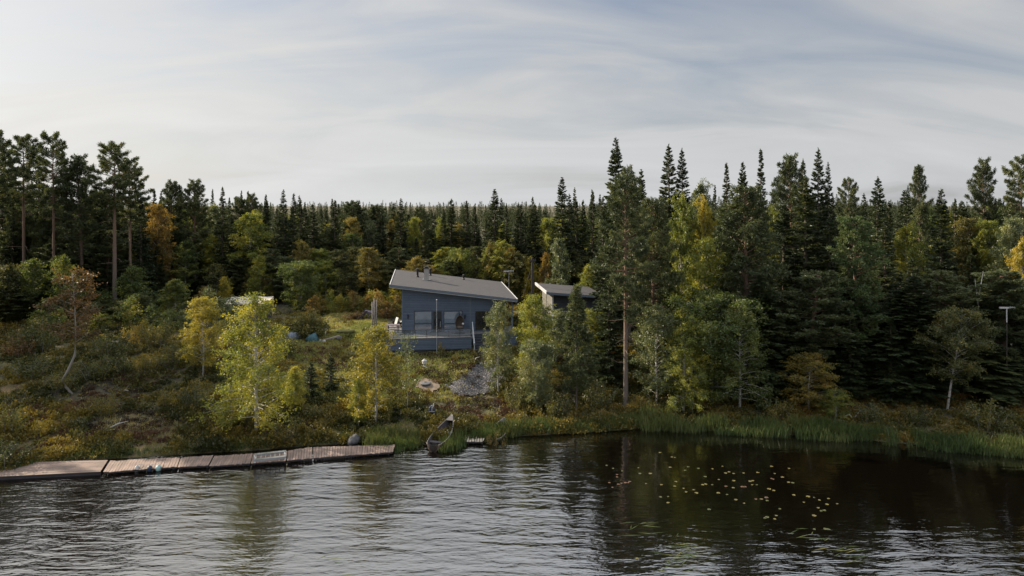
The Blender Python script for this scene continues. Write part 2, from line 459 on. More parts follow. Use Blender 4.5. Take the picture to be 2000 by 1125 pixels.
pmat('wicker', (0.075, 0.058, 0.045), 0.85, var=0.35, scale=24, bump=0.5)
pmat('fabric_white', (0.42, 0.41, 0.40), 0.9, var=0.1)
pmat('tarp_pale', (0.38, 0.34, 0.28), 0.8, var=0.2, scale=5, bump=0.4)
pmat('tarp_blue', (0.115, 0.150, 0.205), 0.6, var=0.3, scale=5, bump=0.5)
pmat('tarp_teal', (0.030, 0.085, 0.100), 0.6, var=0.3, scale=5, bump=0.5)
pmat('plastic_navy', (0.016, 0.025, 0.055), 0.45, var=0.2)
pmat('plastic_grey', (0.30, 0.32, 0.34), 0.5, var=0.15)
pmat('plastic_teal', (0.22, 0.34, 0.33), 0.5, var=0.15)
pmat('boat_wood', (0.16, 0.12, 0.095), 0.75, var=0.3, scale=3, stretch=(1, 6, 6), bump=0.3)
pmat('boat_pale', (0.27, 0.22, 0.185), 0.7, var=0.15)
pmat('boat_dark', (0.030, 0.036, 0.052), 0.5, var=0.25)
pmat('boulder', (0.085, 0.083, 0.086), 0.9, var=0.35, scale=4, bump=0.6)
pmat('boulder_pale', (0.36, 0.36, 0.35), 0.9, var=0.25, scale=5, bump=0.5)
pmat('lily_yellow', (0.098, 0.085, 0.026), 0.85, var=0.35, scale=1.2)
pmat('lily_green', (0.055, 0.062, 0.022), 0.85, var=0.35, scale=1.2)
pmat('lily_red', (0.075, 0.042, 0.024), 0.85, var=0.35, scale=1.2)
pmat('sand', (0.145, 0.108, 0.080), 0.95, var=0.25, scale=3, bump=0.4)
pmat('turf', (0.105, 0.100, 0.030), 0.95, var=0.35, scale=3, bump=0.5)
# gravel: stones in several greys
m, q, out = newmat('gravel')
b = q.n('ShaderNodeBsdfPrincipled'); b.inputs['Roughness'].default_value = 0.9
oc = q.n('ShaderNodeTexCoord').outputs['Object']
vo = q.n('ShaderNodeTexVoronoi'); vo.inputs['Scale'].default_value = 9.0; q.put(vo.inputs['Vector'], oc)
sp = q.n('ShaderNodeSeparateColor'); q.put(sp.inputs[0], vo.outputs['Color'])
q.put(b.inputs['Base Color'], q.ramp(sp.outputs[0], [(0.0, (0.018, 0.017, 0.019)), (0.5, (0.040, 0.038, 0.042)), (0.85, (0.075, 0.07, 0.074)), (1.0, (0.17, 0.155, 0.15))]))
bn = q.n('ShaderNodeBump'); bn.inputs['Strength'].default_value = 1.0; bn.inputs['Distance'].default_value = 0.06; bn.invert = True
q.put(bn.inputs['Height'], vo.outputs['Distance']); q.t.links.new(bn.outputs[0], b.inputs['Normal'])
q.t.links.new(b.outputs[0], out.inputs[0])

# ------------------------------------------------------------------ terrain and water
gx = np.concatenate([np.array([-7000, -4000, -2000, -1200]), np.linspace(-700, -60, 30), np.arange(-58, -52, 1.0), np.arange(-52, 48, 0.4), np.arange(48, 58, 1.0), np.linspace(60, 700, 30), np.array([1200, 2000, 4000, 7000])])
gy = np.concatenate([np.linspace(-80, 28, 20), np.arange(29, 70, 0.4), np.arange(70, 110, 1.2), np.linspace(112, 900, 50), np.array([1300, 2000, 3500, 6500])])
X, Y = np.meshgrid(gx, gy)
Z = ground(X, Y)
nx, ny = len(gx), len(gy)
vs = np.stack([X, Y, Z], -1).reshape(-1, 3)
ii = (np.arange(ny - 1)[:, None] * nx + np.arange(nx - 1)[None, :]).ravel()
fs = np.stack([ii, ii + 1, ii + nx + 1, ii + nx], 1)
me = bpy.data.meshes.new('terrain')
me.vertices.add(len(vs)); me.loops.add(fs.size); me.polygons.add(len(fs))
me.vertices.foreach_set('co', vs.astype(np.float32).ravel()); me.loops.foreach_set('vertex_index', fs.astype(np.int32).ravel())
me.polygons.foreach_set('loop_start', np.arange(0, fs.size, 4, dtype=np.int32)); me.update(calc_edges=True)
me.polygons.foreach_set('use_smooth', [True] * len(fs))
me.materials.append(MATS['ground_cover'])
o = bpy.data.objects.new('ground', me); COL.objects.link(o); tag(o, kind='structure')
mb = MB(); mb.add([(-700, -120, 0), (700, -120, 0), (700, 60, 0), (-700, 60, 0)], [(0, 1, 2, 3)])
tag(mb.build('lake_water', 'lake_water'), kind='structure')


def patch(name, mat, pts, lift=0.02, kind='structure', step=0.35):
    """a sheet that follows the ground inside a polygon of photo-measured ground points"""
    P = [at(*p)[:2] for p in pts]
    xs = [p[0] for p in P]; ys = [p[1] for p in P]
    def inside(x, y):
        c = False; j = len(P) - 1
        for i in range(len(P)):
            if (P[i][1] > y) != (P[j][1] > y) and x < (P[j][0] - P[i][0]) * (y - P[i][1]) / (P[j][1] - P[i][1]) + P[i][0]: c = not c
            j = i
        return c
    mb = MB()
    nx_ = int((max(xs) - min(xs)) / step) + 2; ny_ = int((max(ys) - min(ys)) / step) + 2
    idx = {}
    def vid(i, j):
        if (i, j) not in idx:
            x = min(xs) + i * step; y = min(ys) + j * step
            x += (float(vnoise(x * 3.1, y * 3.1)) - 0.5) * 0.3; y += (float(vnoise(x * 2.9 + 7, y * 2.9)) - 0.5) * 0.3
            idx[(i, j)] = len(mb.v); mb.v.append((x, y, gz(x, y) + lift))
        return idx[(i, j)]
    for i in range(nx_):
        for j in range(ny_):
            if inside(min(xs) + (i + .5) * step, min(ys) + (j + .5) * step):
                mb.f.append((vid(i, j), vid(i + 1, j), vid(i + 1, j + 1), vid(i, j + 1)))
    o = mb.build(name, mat, smooth=True)
    return tag(o, kind=kind)

GRAVEL = [(882, 768), (872, 758), (885, 748), (910, 735), (925, 718), (932, 700), (955, 700), (985, 722), (985, 750), (958, 768), (925, 775), (900, 776)]
SAND = [(815, 745), (832, 740), (856, 748), (862, 758), (845, 768), (822, 764), (812, 755)]
patch('gravel_path', 'gravel', GRAVEL, 0.10, step=0.2)
patch('sand_patch', 'sand', SAND, 0.09, step=0.2)

# ------------------------------------------------------------------ tree prototypes (mesh data shared by all copies)
def spruce_proto(seed, H=18.0, Rr=1.9, base=0.05, ragged=0.3, dens=1.0, power=0.75):
    g = np.random.default_rng(seed); rr = random.Random(seed)
    tb = MB()
    tb.tube([(0, 0, -0.3), (0, 0, H * 0.3), (0.03, 0.02, H * 0.7), (0, 0, H)], [0.24, 0.17, 0.08, 0.012], 7)
    Q = []; var = []
    z = base * H
    kt = g.uniform(0, .7, 26); Q.append(leaves(np.stack([g.normal(size=26) * .03, g.normal(size=26) * .03, H - kt], -1), np.concatenate([g.normal(size=(26, 2)) * .6, np.ones((26, 1))], -1), g.uniform(.08, .15, 26), g.uniform(.025, .04, 26), g)); var.append(g.random(26))
    while z < H - 0.15:
        t = z / H
        n = rr.choice((2, 3, 4, 5)) if t < 0.93 else 3
        wob = 0.75 + 0.5 * rr.random()
        for i in range(n):
            if rr.random() < 0.10 * ragged * 3: continue
            az = rr.random() * 2 * PI
            L = Rr * (1 - t) ** power * (1 - ragged * 0.5 + ragged * 1.1 * rr.random()) * (0.8 + 0.2 * wob) * min(1.0, 0.5 + t * 4) + 0.10
            el = R(-38 + 70 * t ** 1.4 + rr.uniform(-9, 9))
            dh = np.array([math.cos(az), math.sin(az), 0.0]); sdv = np.array([-math.sin(az), math.cos(az), 0.0])
            m_ = int(L * 27 * dens) + 7; fs_ = min(1.0, .50 + .42 * L)
            s_ = g.random(m_) ** 0.65
            lat = (g.random(m_) * 2 - 1) * (0.30 * L * (1.05 - s_) + 0.05)
            zc = np.sin(el) * s_ * L + 0.16 * L * s_ ** 2 * (1 if t < 0.7 else 0.3)
            c = dh * (s_ * L * math.cos(el))[:, None] + sdv * lat[:, None]
            c[:, 2] = z + rr.uniform(-.12, .12) + zc - np.abs(lat) * 0.35 - g.random(m_) * 0.10
            d = dh + sdv * (np.sign(lat) * 0.7)[:, None] + g.normal(size=(m_, 3)) * 0.35
            d[:, 2] += -0.35 + 0.5 * t
            Q.append(leaves(c, d, g.uniform(0.12, 0.21, m_) * fs_, g.uniform(0.04, 0.075, m_) * fs_, g, upbias=0.9))
            vb_ = rr.random() * 0.4
            var.append(np.clip(vb_ + g.random(m_) * 0.6, 0, 1))
            if L > 0.9 and rr.random() < 0.5:
                tb.tube([(0, 0, z), tuple(dh * L * 0.5 * math.cos(el) + np.array([0, 0, z + math.sin(el) * L * 0.5])), tuple(dh * L * 0.9 * math.cos(el) + np.array([0, 0, z + math.sin(el) * L * 0.9 + .1 * L]))], [0.025, 0.015, 0.006], 3, cap=False)
        z += rr.uniform(0.09, 0.25) * (1 if t < .8 else .7)
    return tb, np.concatenate(Q), np.concatenate(var), H, Rr * 2


def pine_proto(seed, H=18.0, Rr=2.0, cb=0.55, nb=48, dense=1.0, flat=0.0, dead=6, trunk=0.19, cone=False):
    g = np.random.default_rng(seed); rr = random.Random(seed)
    tb = MB()
    bend = [rr.uniform(-0.18, 0.18) for _ in range(2)]
    def axis(z):
        t = z / H
        return np.array([bend[0] * math.sin(t * 5), bend[1] * math.sin(t * 4), z])
    pz = [-0.3, 0.4] + [H * f for f in (0.2, 0.35, 0.5, 0.65, 0.8, 0.92, 1.0)]
    tb.tube([axis(z_) for z_ in pz], [trunk * 1.35, trunk, trunk * .88, trunk * .78, trunk * .67, trunk * .52, trunk * .34, trunk * .16, 0.02], 9)
    Q = []; var = []
    for i in range(dead):                       # bare dead branches below the crown
        z = H * (cb * 0.45 + cb * 0.55 * rr.random()); az = rr.random() * 2 * PI; L = rr.uniform(0.5, 1.5)
        p = axis(z); dh = np.array([math.cos(az), math.sin(az), 0])
        tb.tube([p, p + dh * L * .5 + [0, 0, rr.uniform(-.1, .1)], p + dh * L + [0, 0, rr.uniform(-.4, .2)]], [0.03, 0.02, 0.008], 4, cap=False)
    for i in range(nb):
        u = (i + rr.random()) / nb
        z = H * (cb + (1 - cb) * u * 0.985); p = axis(z)
        prof = math.sqrt(max(0.0, 1 - ((u - 0.30) / 0.72) ** 2)) if u > 0.3 else 0.62 + 0.38 * u / 0.3
        if cone: prof = (1 - u) ** 0.85 * min(1.0, 0.6 + 2 * u)
        L = Rr * prof * rr.uniform(0.55, 1.12) + 0.15
        az = i * 2.4 + rr.uniform(-0.7, 0.7)
        el = R(-14 + 62 * u + rr.uniform(-12, 12)) * (1 - flat * 0.5)
        dh = np.array([math.cos(az), math.sin(az), 0.0]); sdv = np.array([-math.sin(az), math.cos(az), 0.0])
        up = np.array([0, 0, 1.0])
        def bp(s): return p + dh * (L * s * math.cos(el)) + up * (L * s * math.sin(el) + 0.14 * L * s * s)
        tb.tube([bp(0), bp(0.4), bp(0.75), bp(1.0)], [0.045 * trunk / .19, 0.032 * trunk / .19, 0.02, 0.008], 4, cap=False)
        nt_ = max(3, int(L * 8.5 * dense))
        vb_ = rr.random() * 0.45
        for j in range(nt_):
            s = 0.25 + 0.78 * rr.random() ** 0.75
            lat = rr.uniform(-1, 1) * 0.42 * L * (1.15 - s)
            tc_ = bp(s) + sdv * lat + up * (rr.uniform(-0.05, 0.20)) + dh * abs(lat) * 0.2
            K = 22
            dd = unit(g.normal(size=(K, 3)) + np.array([0, 0, 0.55]) + dh * 0.4)
            rad = g.uniform(0.05, 0.24, K)[:, None]
            Q.append(leaves(tc_ + dd * rad, dd + g.normal(size=(K, 3)) * 0.35, g.uniform(0.08, 0.15, K), g.uniform(0.018, 0.034, K), g, upbias=0.3))
            var.append(np.clip(vb_ + g.random(K) * 0.55, 0, 1))
    return tb, np.concatenate(Q), np.concatenate(var), H, Rr * 2


def birch_proto(seed, H=8.0, Rr=1.5, cb=0.16, nb=42, shape='oval', leafn=24, leafs=1.0, trunk=0.085, lean=0.0, kink=0.0, open_=0.0, stems=1):
    g = np.random.default_rng(seed); rr = random.Random(seed)
    tb = MB(); Q = []; var = []
    for sidx in range(stems):
        so_ = np.array([rr.uniform(-.5, .5), rr.uniform(-.5, .5), 0]) * (stems > 1)
        ln = lean + (rr.uniform(-0.12, 0.12) if stems > 1 else 0)
        ph = rr.random() * 6
        def axis(z):
            t = z / H
            return so_ + np.array([ln * z + kink * math.exp(-((t - 0.12) / 0.10) ** 2) + 0.10 * math.sin(t * 6 + ph) * t, 0.10 * math.sin(t * 5 + 2 * ph) * t, z])
        fr = (0.0, 0.06, 0.12, 0.2, 0.32, 0.5, 0.7, 0.88, 1.0)
        tb.tube([axis(-0.2)] + [axis(H * f) for f in fr], [trunk * 1.4] + [trunk * (1 - 0.93 * f) for f in fr], 7)
        for i in range(nb // stems):
            u = (i + rr.random()) / (nb // stems)
            z = H * (cb + (0.97 - cb) * u); p = axis(z)
            if shape == 'oval': prof = math.sin(PI * min(1, 0.18 + 0.80 * u) ** 0.85) ** 0.7
            elif shape == 'cone': prof = (1 - u) ** 0.75 * min(1, 0.55 + 3 * u)
            elif shape == 'round': prof = math.sqrt(max(0.02, 1 - (2 * u - 0.95) ** 2))
            elif shape == 'low': prof = min(1, .80 + 1.6 * u) * (1 - u) ** .72 * 1.15 + .05
            elif shape == 'column': prof = min(1, 0.5 + 2.4 * u) * (1 - u ** 3.0) ** 0.8
            else: prof = 0.35 + 0.65 * math.sin(PI * min(1, 0.15 + 0.8 * u))
            L = Rr * prof * rr.uniform(0.6, 1.15) + 0.12
            if rr.random() < open_: continue
            az = i * 2.4 + rr.uniform(-0.8, 0.8)
            el = R(rr.uniform(22, 48) + 22 * u) if shape != 'low' else R(rr.uniform(2, 26) + 40 * u)
            dh = np.array([math.cos(az), math.sin(az), 0.0]); up = np.array([0, 0, 1.0])
            Lb = L / max(0.45, math.cos(el))
            Lb = min(Lb, (H * 1.02 - z) / max(0.2, math.sin(el)) + 0.15)
            def bp(s): return p + dh * (Lb * s * math.cos(el)) + up * (Lb * s * math.sin(el) - 0.22 * Lb * s ** 2.2)
            tb.tube([bp(0), bp(0.5), bp(1.0)], [trunk * 0.28, trunk * 0.16, 0.005], 4, cap=False)
            ntw = max(3, int(3 + Lb * 4.2)); vb_ = rr.random() * 0.45
            for j in range(ntw):
                s = 0.28 + 0.75 * rr.random()
                c0 = bp(min(1.0, s)) + g.normal(size=3) * 0.10 * Lb * 0.5
                td = dh * rr.uniform(-0.2, 0.9) + np.array([rr.uniform(-.7, .7), rr.uniform(-.7, .7), rr.uniform(-1.3, 0.45) if shape != 'weep' else rr.uniform(-2.2, -0.5)])
                td = td / np.linalg.norm(td)
                tl = rr.uniform(0.35, 0.80) * (1.35 if shape == 'weep' else 1.0) * min(1.0, 0.45 + Lb * .5)
                K = leafn
                s2 = g.random(K)[:, None]
                c = c0 + td * tl * s2 + g.normal(size=(K, 3)) * 0.085
                d = g.normal(size=(K, 3)) * 0.7 + np.array([0, 0, -0.6]) + dh * 0.3
                Q.append(leaves(c, d, g.uniform(0.042, 0.068, K) * leafs, g.uniform(0.030, 0.048, K) * leafs, g, upbias=0.4))
                var.append(np.clip(vb_ + g.random(K) * 0.55, 0, 1))
    return tb, np.concatenate(Q), np.concatenate(var), H, Rr * 2


def shrub_proto(seed, H=1.8, Rr=1.1, ns=16, leafn=150, leafs=1.0, shape=0.6):
    g = np.random.default_rng(seed); rr = random.Random(seed)
    tb = MB(); Q = []; var = []
    for i in range(ns):
        az = rr.random() * 2 * PI; out_ = Rr * math.sqrt(rr.random()) * 0.95; top = H * rr.uniform(0.6, 1.0) * (1 - shape * 0.55 * (out_ / Rr) ** 2)
        dh = np.array([math.cos(az), math.sin(az), 0.0])
        b0 = dh * out_ * 0.45; top *= rr.uniform(.6, 1.15); b1 = dh * out_ * 0.7 + [0, 0, top * 0.6]; b2 = dh * out_ + [0, 0, top]
        tb.tube([b0 - [0, 0, .1], b1, b2], [0.022, 0.014, 0.004], 4, cap=False)
        K = leafn; s = g.random(K) ** 0.6
        c = np.where(s[:, None] < 0.6, b0 + (b1 - b0) * (s / 0.6)[:, None], b1 + (b2 - b1) * ((s - .6) / .4)[:, None])
        c = c + g.normal(size=(K, 3)) * 0.14 * np.array([1, 1, .8])
        d = g.normal(size=(K, 3)) * 0.7 + dh * 0.4 + [0, 0, 0.4]
        Q.append(leaves(c, d, g.uniform(0.05, 0.085, K) * leafs, g.uniform(0.028, 0.045, K) * leafs, g, upbias=0.4))
        var.append(np.clip(rr.random() * 0.4 + g.random(K) * 0.6, 0, 1))
    return tb, np.concatenate(Q), np.concatenate(var), H, Rr * 2


PROTO = {}
def reg(key, res, bark, leaf, smooth=True):
    tb, Q, var, H, W = res
    PROTO.setdefault(key, []).append((tb.mesh('trunk', bark, smooth), quadmesh('crown', Q, var, leaf), H, W))

for s_ in (1, 2, 3, 71, 72): reg('spruce', spruce_proto(s_, 18, 1.9, 0.05, 0.30, 1.1, 0.95), 'bark_spruce', 'needle_spruce')
for s_ in (4, 5, 73): reg('spruce_ragged', spruce_proto(s_, 18, 1.7, 0.10, 0.55, 1.0, 0.78), 'bark_spruce', 'needle_spruce')
for s_ in (6, 7, 74): reg('spruce_narrow', spruce_proto(s_, 18, 1.15, 0.06, 0.40, 1.25, 0.80), 'bark_spruce', 'needle_spruce')
for s_ in (81, 82, 83): reg('spruce_cone', spruce_proto(s_, 18, 2.1, 0.03, 0.34, 1.35, 0.72), 'bark_spruce', 'needle_spruce')
reg('spruce_young', spruce_proto(8, 5, 1.2, 0.03, 0.25, 1.5, 0.85), 'bark_spruce', 'needle_spruce')
for s_ in (11, 12, 13): reg('pine_tall', pine_proto(s_, 18, 2.1, 0.62, 46, 1.7, flat=0.7), 'bark_pine', 'needle_pine')
for s_ in (14, 15): reg('pine', pine_proto(s_, 16, 2.0, 0.38, 92, 1.3), 'bark_pine', 'needle_pine')
reg('pine_shore', pine_proto(16, 16, 2.0, 0.42, 80, 1.3, dead=14, trunk=0.17), 'bark_pine', 'needle_pine')
for s_ in (17, 18): reg('pine_full', pine_proto(s_, 14, 2.2, 0.12, 130, 1.35, flat=0.6, dead=3), 'bark_pine', 'needle_pine')
reg('pine_young', pine_proto(19, 9, 1.6, 0.20, 76, 1.5, flat=.5, dead=5, trunk=0.11, cone=True), 'bark_spruce', 'needle_pine')
for s_ in (21, 22, 23): reg('birch', birch_proto(s_, 8, 1.6, 0.12, 62, 'oval', 28), 'bark_birch', 'leaf_olive')
for s_ in (24, 25): reg('birch_cone', birch_proto(s_, 6, 1.35, 0.06, 60, 'cone', 28), 'bark_birch', 'leaf_yellow')
for s_ in (26, 27): reg('birch_tall', birch_proto(s_, 12, 1.8, 0.28, 74, 'column', 30, 1.2, 0.11), 'bark_birch', 'leaf_olive')
reg('birch_big', birch_proto(51, 9, 2.2, 0.10, 84, 'low', 23, 0.95, 0.11), 'bark_birch', 'leaf_olive')
reg('birch_weep', birch_proto(28, 9, 2.0, 0.30, 64, 'column', 34, 1.0, 0.09, 0.10), 'bark_birch', 'leaf_green')
reg('rowan', birch_proto(29, 9, 1.2, 0.42, 30, 'oval', 20, 1.15, 0.085, 0.0, -0.55, 0.18), 'bark_grey', 'leaf_rust')
for s_ in (30, 31): reg('birch_round', birch_proto(s_, 7, 2.0, 0.08, 84, 'round', 30, 1.0, 0.085, stems=2), 'bark_birch', 'leaf_green')
for s_ in (32, 33): reg('sapling', birch_proto(s_, 3, 0.55, 0.10, 24, 'cone', 14, 1.0, 0.03), 'bark_grey', 'leaf_olive')
reg('sapling_thin', birch_proto(34, 5, 0.7, 0.25, 20, 'oval', 7, 1.1, 0.03), 'bark_grey', 'leaf_greygreen')
for s_ in (41, 42, 43, 45, 46): reg('shrub', shrub_proto(s_, 1.8, 1.15, 15, 115, 0.85, 0.45), 'bark_grey', 'leaf_green')
reg('shrub_round', shrub_proto(44, 1.8, 1.2, 26, 190, 0.9, 0.8), 'bark_grey', 'leaf_greygreen')

SPECIES = {'spruce': 'spruce_tree', 'pine': 'pine_tree', 'birch': 'birch_tree', 'rowan': 'rowan_tree', 'sapling': 'sapling', 'shrub': 'shrub'}
CATS = {'spruce': 'spruce tree', 'pine': 'pine tree', 'birch': 'birch tree', 'rowan': 'rowan tree', 'sapling': 'sapling', 'shrub': 'shrub'}

def plant(kind, px, ytop, D, width=None, label='', group=None, leaf=None, base=None, v=None, rz=None):
    """one plant standing on the ground; top row and crown width measured in the photo"""
    if base is not None: x, D, z = at(px, base)
    else: x, D, z = atd(px, D)
    tm, cm, H, W = PROTO[kind][rnd.randrange(len(PROTO[kind])) if v is None else v]
    h = max(0.5, zpix(ytop, D) - z)
    sz = h / H
    if width and kind.startswith('birch'): width *= 0.86
    sx = (wpx(width, D) / W) if width else sz * rnd.uniform(0.9, 1.1)
    fam = kind.split('_')[0]
    t = thing(SPECIES[fam], (x, D, z - 0.03), label, CATS[fam], group, rnd.random() * 6.28 if rz is None else rz, (sx, sx, sz))
    a = bpy.data.objects.new('trunk', tm); COL.objects.link(a); a.parent = t
    c = bpy.data.objects.new('crown', cm); COL.objects.link(c); c.parent = t
    if leaf:
        c.material_slots[0].link = 'OBJECT'; c.material_slots[0].material = MATS[leaf]
    return t


# ------------------------------------------------------------------ the cabin
HA = R(7.5); HX, HY, HB = -10.18, 57.0, 2.55
ca, sa = math.cos(HA), math.sin(HA)
def hw(u, v): return HX + u * ca - v * sa, HY + u * sa + v * ca
def fac(px, py, v):
    """a photo pixel on the upright plane v of the cabin's frame -> (u, local z)"""
    t = (px - 1000) / FPX
    u = (t * (HY + v * ca) - HX + v * sa) / (ca - t * sa)
    return u, zpix(py, hw(u, v)[1]) - HB
def zroof(u, v): return 7.93 - HB - 0.131 * u + 0.012 * v
WV = 0.6                                       # the front wall stands this far behind the eave
cabin = thing('cabin', (HX, HY, HB), 'blue-grey timber cabin with one long sloping roof and a glazed front', 'cabin', rz=HA)
U0 = fac(785, 600, WV)[0]; U1 = 8.95; V1 = 11.4; DK = fac(850, 660, -1.9)[1]
mb = MB()                                      # walls as an upright prism whose top follows the roof
tops = lambda u, v: zroof(u, v) - 0.27
mb.hexa([(U0, WV, -0.1), (U1, WV, -0.1), (U1, V1, -0.1), (U0, V1, -0.1)], [(U0, WV, tops(U0, WV)), (U1, WV, tops(U1, WV)), (U1, V1, tops(U1, V1)), (U0, V1, tops(U0, V1))])
mb.build('wall', 'siding_blue', cabin)
for u_ in (U0 - .02, fac(919, 620, WV)[0] - .08, U1 - .1):
    mb = MB(); mb.box(u_, u_ + 0.13, WV - 0.03, WV + 0.01, DK, tops(u_, WV) - 0.02)
    mb.build('corner_board', 'trim_blue', cabin)
RW = 10.72
mb = MB(); e = 0.0
mb.hexa([(0, 0, zroof(0, 0) - .10), (RW, 0, zroof(RW, 0) - .10), (RW, 12, zroof(RW, 12) - .10), (0, 12, zroof(0, 12) - .10)],
        [(0, 0, zroof(0, 0)), (RW, 0, zroof(RW, 0)), (RW, 12, zroof(RW, 12)), (0, 12, zroof(0, 12))])
roof = mb.build('roof', 'roof_felt', cabin)
mb = MB()
mb.hexa([(0.03, 0.03, zroof(0, 0) - .26), (RW - .03, 0.03, zroof(RW, 0) - .26), (RW - .03, 11.97, zroof(RW, 12) - .26), (0.03, 11.97, zroof(0, 12) - .26)],
        [(0.03, 0.03, zroof(0, 0) - .102), (RW - .03, 0.03, zroof(RW, 0) - .102), (RW - .03, 11.97, zroof(RW, 12) - .102), (0.03, 11.97, zroof(0, 12) - .102)])
mb.build('soffit', 'soffit_white', roof)
mb = MB()
mb.hexa([(-.03, -.035, zroof(0, 0) - .20), (RW + .03, -.035, zroof(RW, 0) - .20), (RW + .03, -.005, zroof(RW, 0) - .20), (-.03, -.005, zroof(0, 0) - .20)],
        [(-.03, -.035, zroof(0, 0) - .02), (RW + .03, -.035, zroof(RW, 0) - .02), (RW + .03, -.005, zroof(RW, 0) - .02), (-.03, -.005, zroof(0, 0) - .02)])
mb.build('fascia', 'trim_blue', roof)
for u_ in (-.04, RW):
    mb = MB()
    mb.hexa([(u_, 0, zroof(u_, 0) - .24), (u_ + .04, 0, zroof(u_, 0) - .24), (u_ + .04, 12, zroof(u_, 12) - .24), (u_, 12, zroof(u_, 12) - .24)],
            [(u_ - .01, 0, zroof(u_, 0) + .03), (u_ + .05, 0, zroof(u_, 0) + .03), (u_ + .05, 12, zroof(u_, 12) + .03), (u_ - .01, 12, zroof(u_, 12) + .03)])
    mb.build('verge_board', 'trim_white', roof)
# chimney and vents stand on the roof plane where the photo shows them
def on_roof(px, py):
    for i in range(0, 240):
        v = i * 0.05
        u, z_ = fac(px, py, v)
        if z_ >= zroof(u, v): continue
    best = min(((abs(fac(px, py, i * .05)[1] - zroof(fac(px, py, i * .05)[0], i * .05)), i * .05) for i in range(241)))
    return fac(px, py, best[1])[0], best[1]
u, v = on_roof(833, 547)
zt = fac(833, 524, v)[1]; zb = zroof(u, v)
mb = MB(); mb.box(u - .22, u + .22, v - .2, v + .3, zb - .2, zt)
ch = mb.build('chimney', 'brick_pale', roof)
mb = MB(); mb.box(u - .27, u + .27, v - .25, v + .35, zt + .001, zt + .07); mb.box(u - .17, u + .17, v - .12, v + .22, zt + .071, zt + .16)
mb.build('chimney_cap', 'black_metal', ch)
mb = MB(); mb.box(u - .34, u + .34, v - .36, v - .21, zb + .0, zb + .09); mb.box(u - .36, u - .23, v - .36, v + .4, zb, zb + .09); mb.box(u + .23, u + .36, v - .2, v + .4, zb - .03, zb + .05)
mb.build('flashing', 'steel', ch)
for px, p0, p1, rr_ in ((815.5, 541, 525, .10), (840.5, 538, 525, .09), (905.5, 546, 537, .085)):
    u, v = on_roof(px, p0); zt = fac(px, p1, v)[1]; zb = zroof(u, v)
    mb = MB(); mb.lathe([(rr_ * 1.5, zb - .1), (rr_ * 1.4, zb + .08), (rr_, zb + .14), (rr_, zt - .22), (rr_ * 1.35, zt - .2), (rr_ * 1.35, zt), (rr_ * .6, zt + .06)], 12, (u, v, 0))
    mb.build('vent_pipe', 'black_metal', roof)
# windows, door, lamps
def window(x0, x1, y0, y1, pane, bars=(), hb=None, name='window'):
    u0, z1 = fac(x0, y0, WV); u1, z0 = fac(x1, y1, WV)
    mb = MB(); t = .055
    mb.box(u0, u1, WV - .045, WV + .005, z1 - t, z1); mb.box(u0, u1, WV - .045, WV + .005, z0, z0 + t)
    mb.box(u0, u0 + t, WV - .045, WV + .005, z0 + t, z1 - t); mb.box(u1 - t, u1, WV - .045, WV + .005, z0 + t, z1 - t)
    for b_ in bars:
        ub = fac(b_, 620, WV)[0]; mb.box(ub - .03, ub + .03, WV - .04, WV + .004, z0 + t, z1 - t)
    if hb:
        zb_ = fac(x0, hb, WV)[1]; mb.box(u0 + t, u1 - t, WV - .05, WV + .004, zb_ - .04, zb_ + .04)
    f = mb.build(name, 'trim_dark', cabin)
    mb = MB(); mb.box(u0 + t, u1 - t, WV - .016, WV - .006, z0 + t, z1 - t)
    mb.build('pane', pane, f)
    return f
window(809, 844, 607.5, 655, 'pane_glass', (), 632)
window(866.5, 903, 607.5, 655, 'pane_glass', (), 632)
window(928, 957, 607.5, 644, 'pane_dark')
dr = window(846, 863, 607.5, 657, 'pane_dark', (853.5,), None, 'door')
uu, zz_ = fac(860, 633, WV); mb = MB(); mb.box(uu - .02, uu + .02, WV - .10, WV - .045, zz_ - .25, zz_ + .25); mb.build('handle', 'steel', dr)
uu, zz_ = fac(855, 632, WV); mb = MB(); mb.box(uu - .17, uu + .16, WV - .020, WV - .0165, zz_ - .8, zz_ + .6); mb.build('curtain', 'trim_blue', dr) if False else None
for px in (797, 908):
    uu, zz_ = fac(px, 618.5, WV); mb = MB(); mb.box(uu - .05, uu + .05, WV - .13, WV - .001, zz_ - .15, zz_ + .15); mb.box(uu - .07, uu + .07, WV - .15, WV - .001, zz_ + .151, zz_ + .18)
    mb.build('wall_lamp', 'black_metal', cabin)
# porch at the low end
mb = MB(); mb.box(U1 + .002, 10.4, WV + 2.2, WV + 2.3, 0, tops(9.6, 2) - .3); mb.build('porch_wall', 'wood_red', cabin)
for (uu, vv) in ((10.36, 0.62), (9.72, 0.9)):
    mb = MB(); mb.box(uu - .07, uu + .07, vv - .07, vv + .07, DK, zroof(uu, vv) - .272); mb.build('porch_post', 'trim_blue', cabin)
# foundation
mb = MB(); mb.box(U0 - 1.0, fac(919, 690, -1.7)[0], -1.72, WV - .05, -.8, DK - .92); mb.build('foundation', 'concrete', cabin)
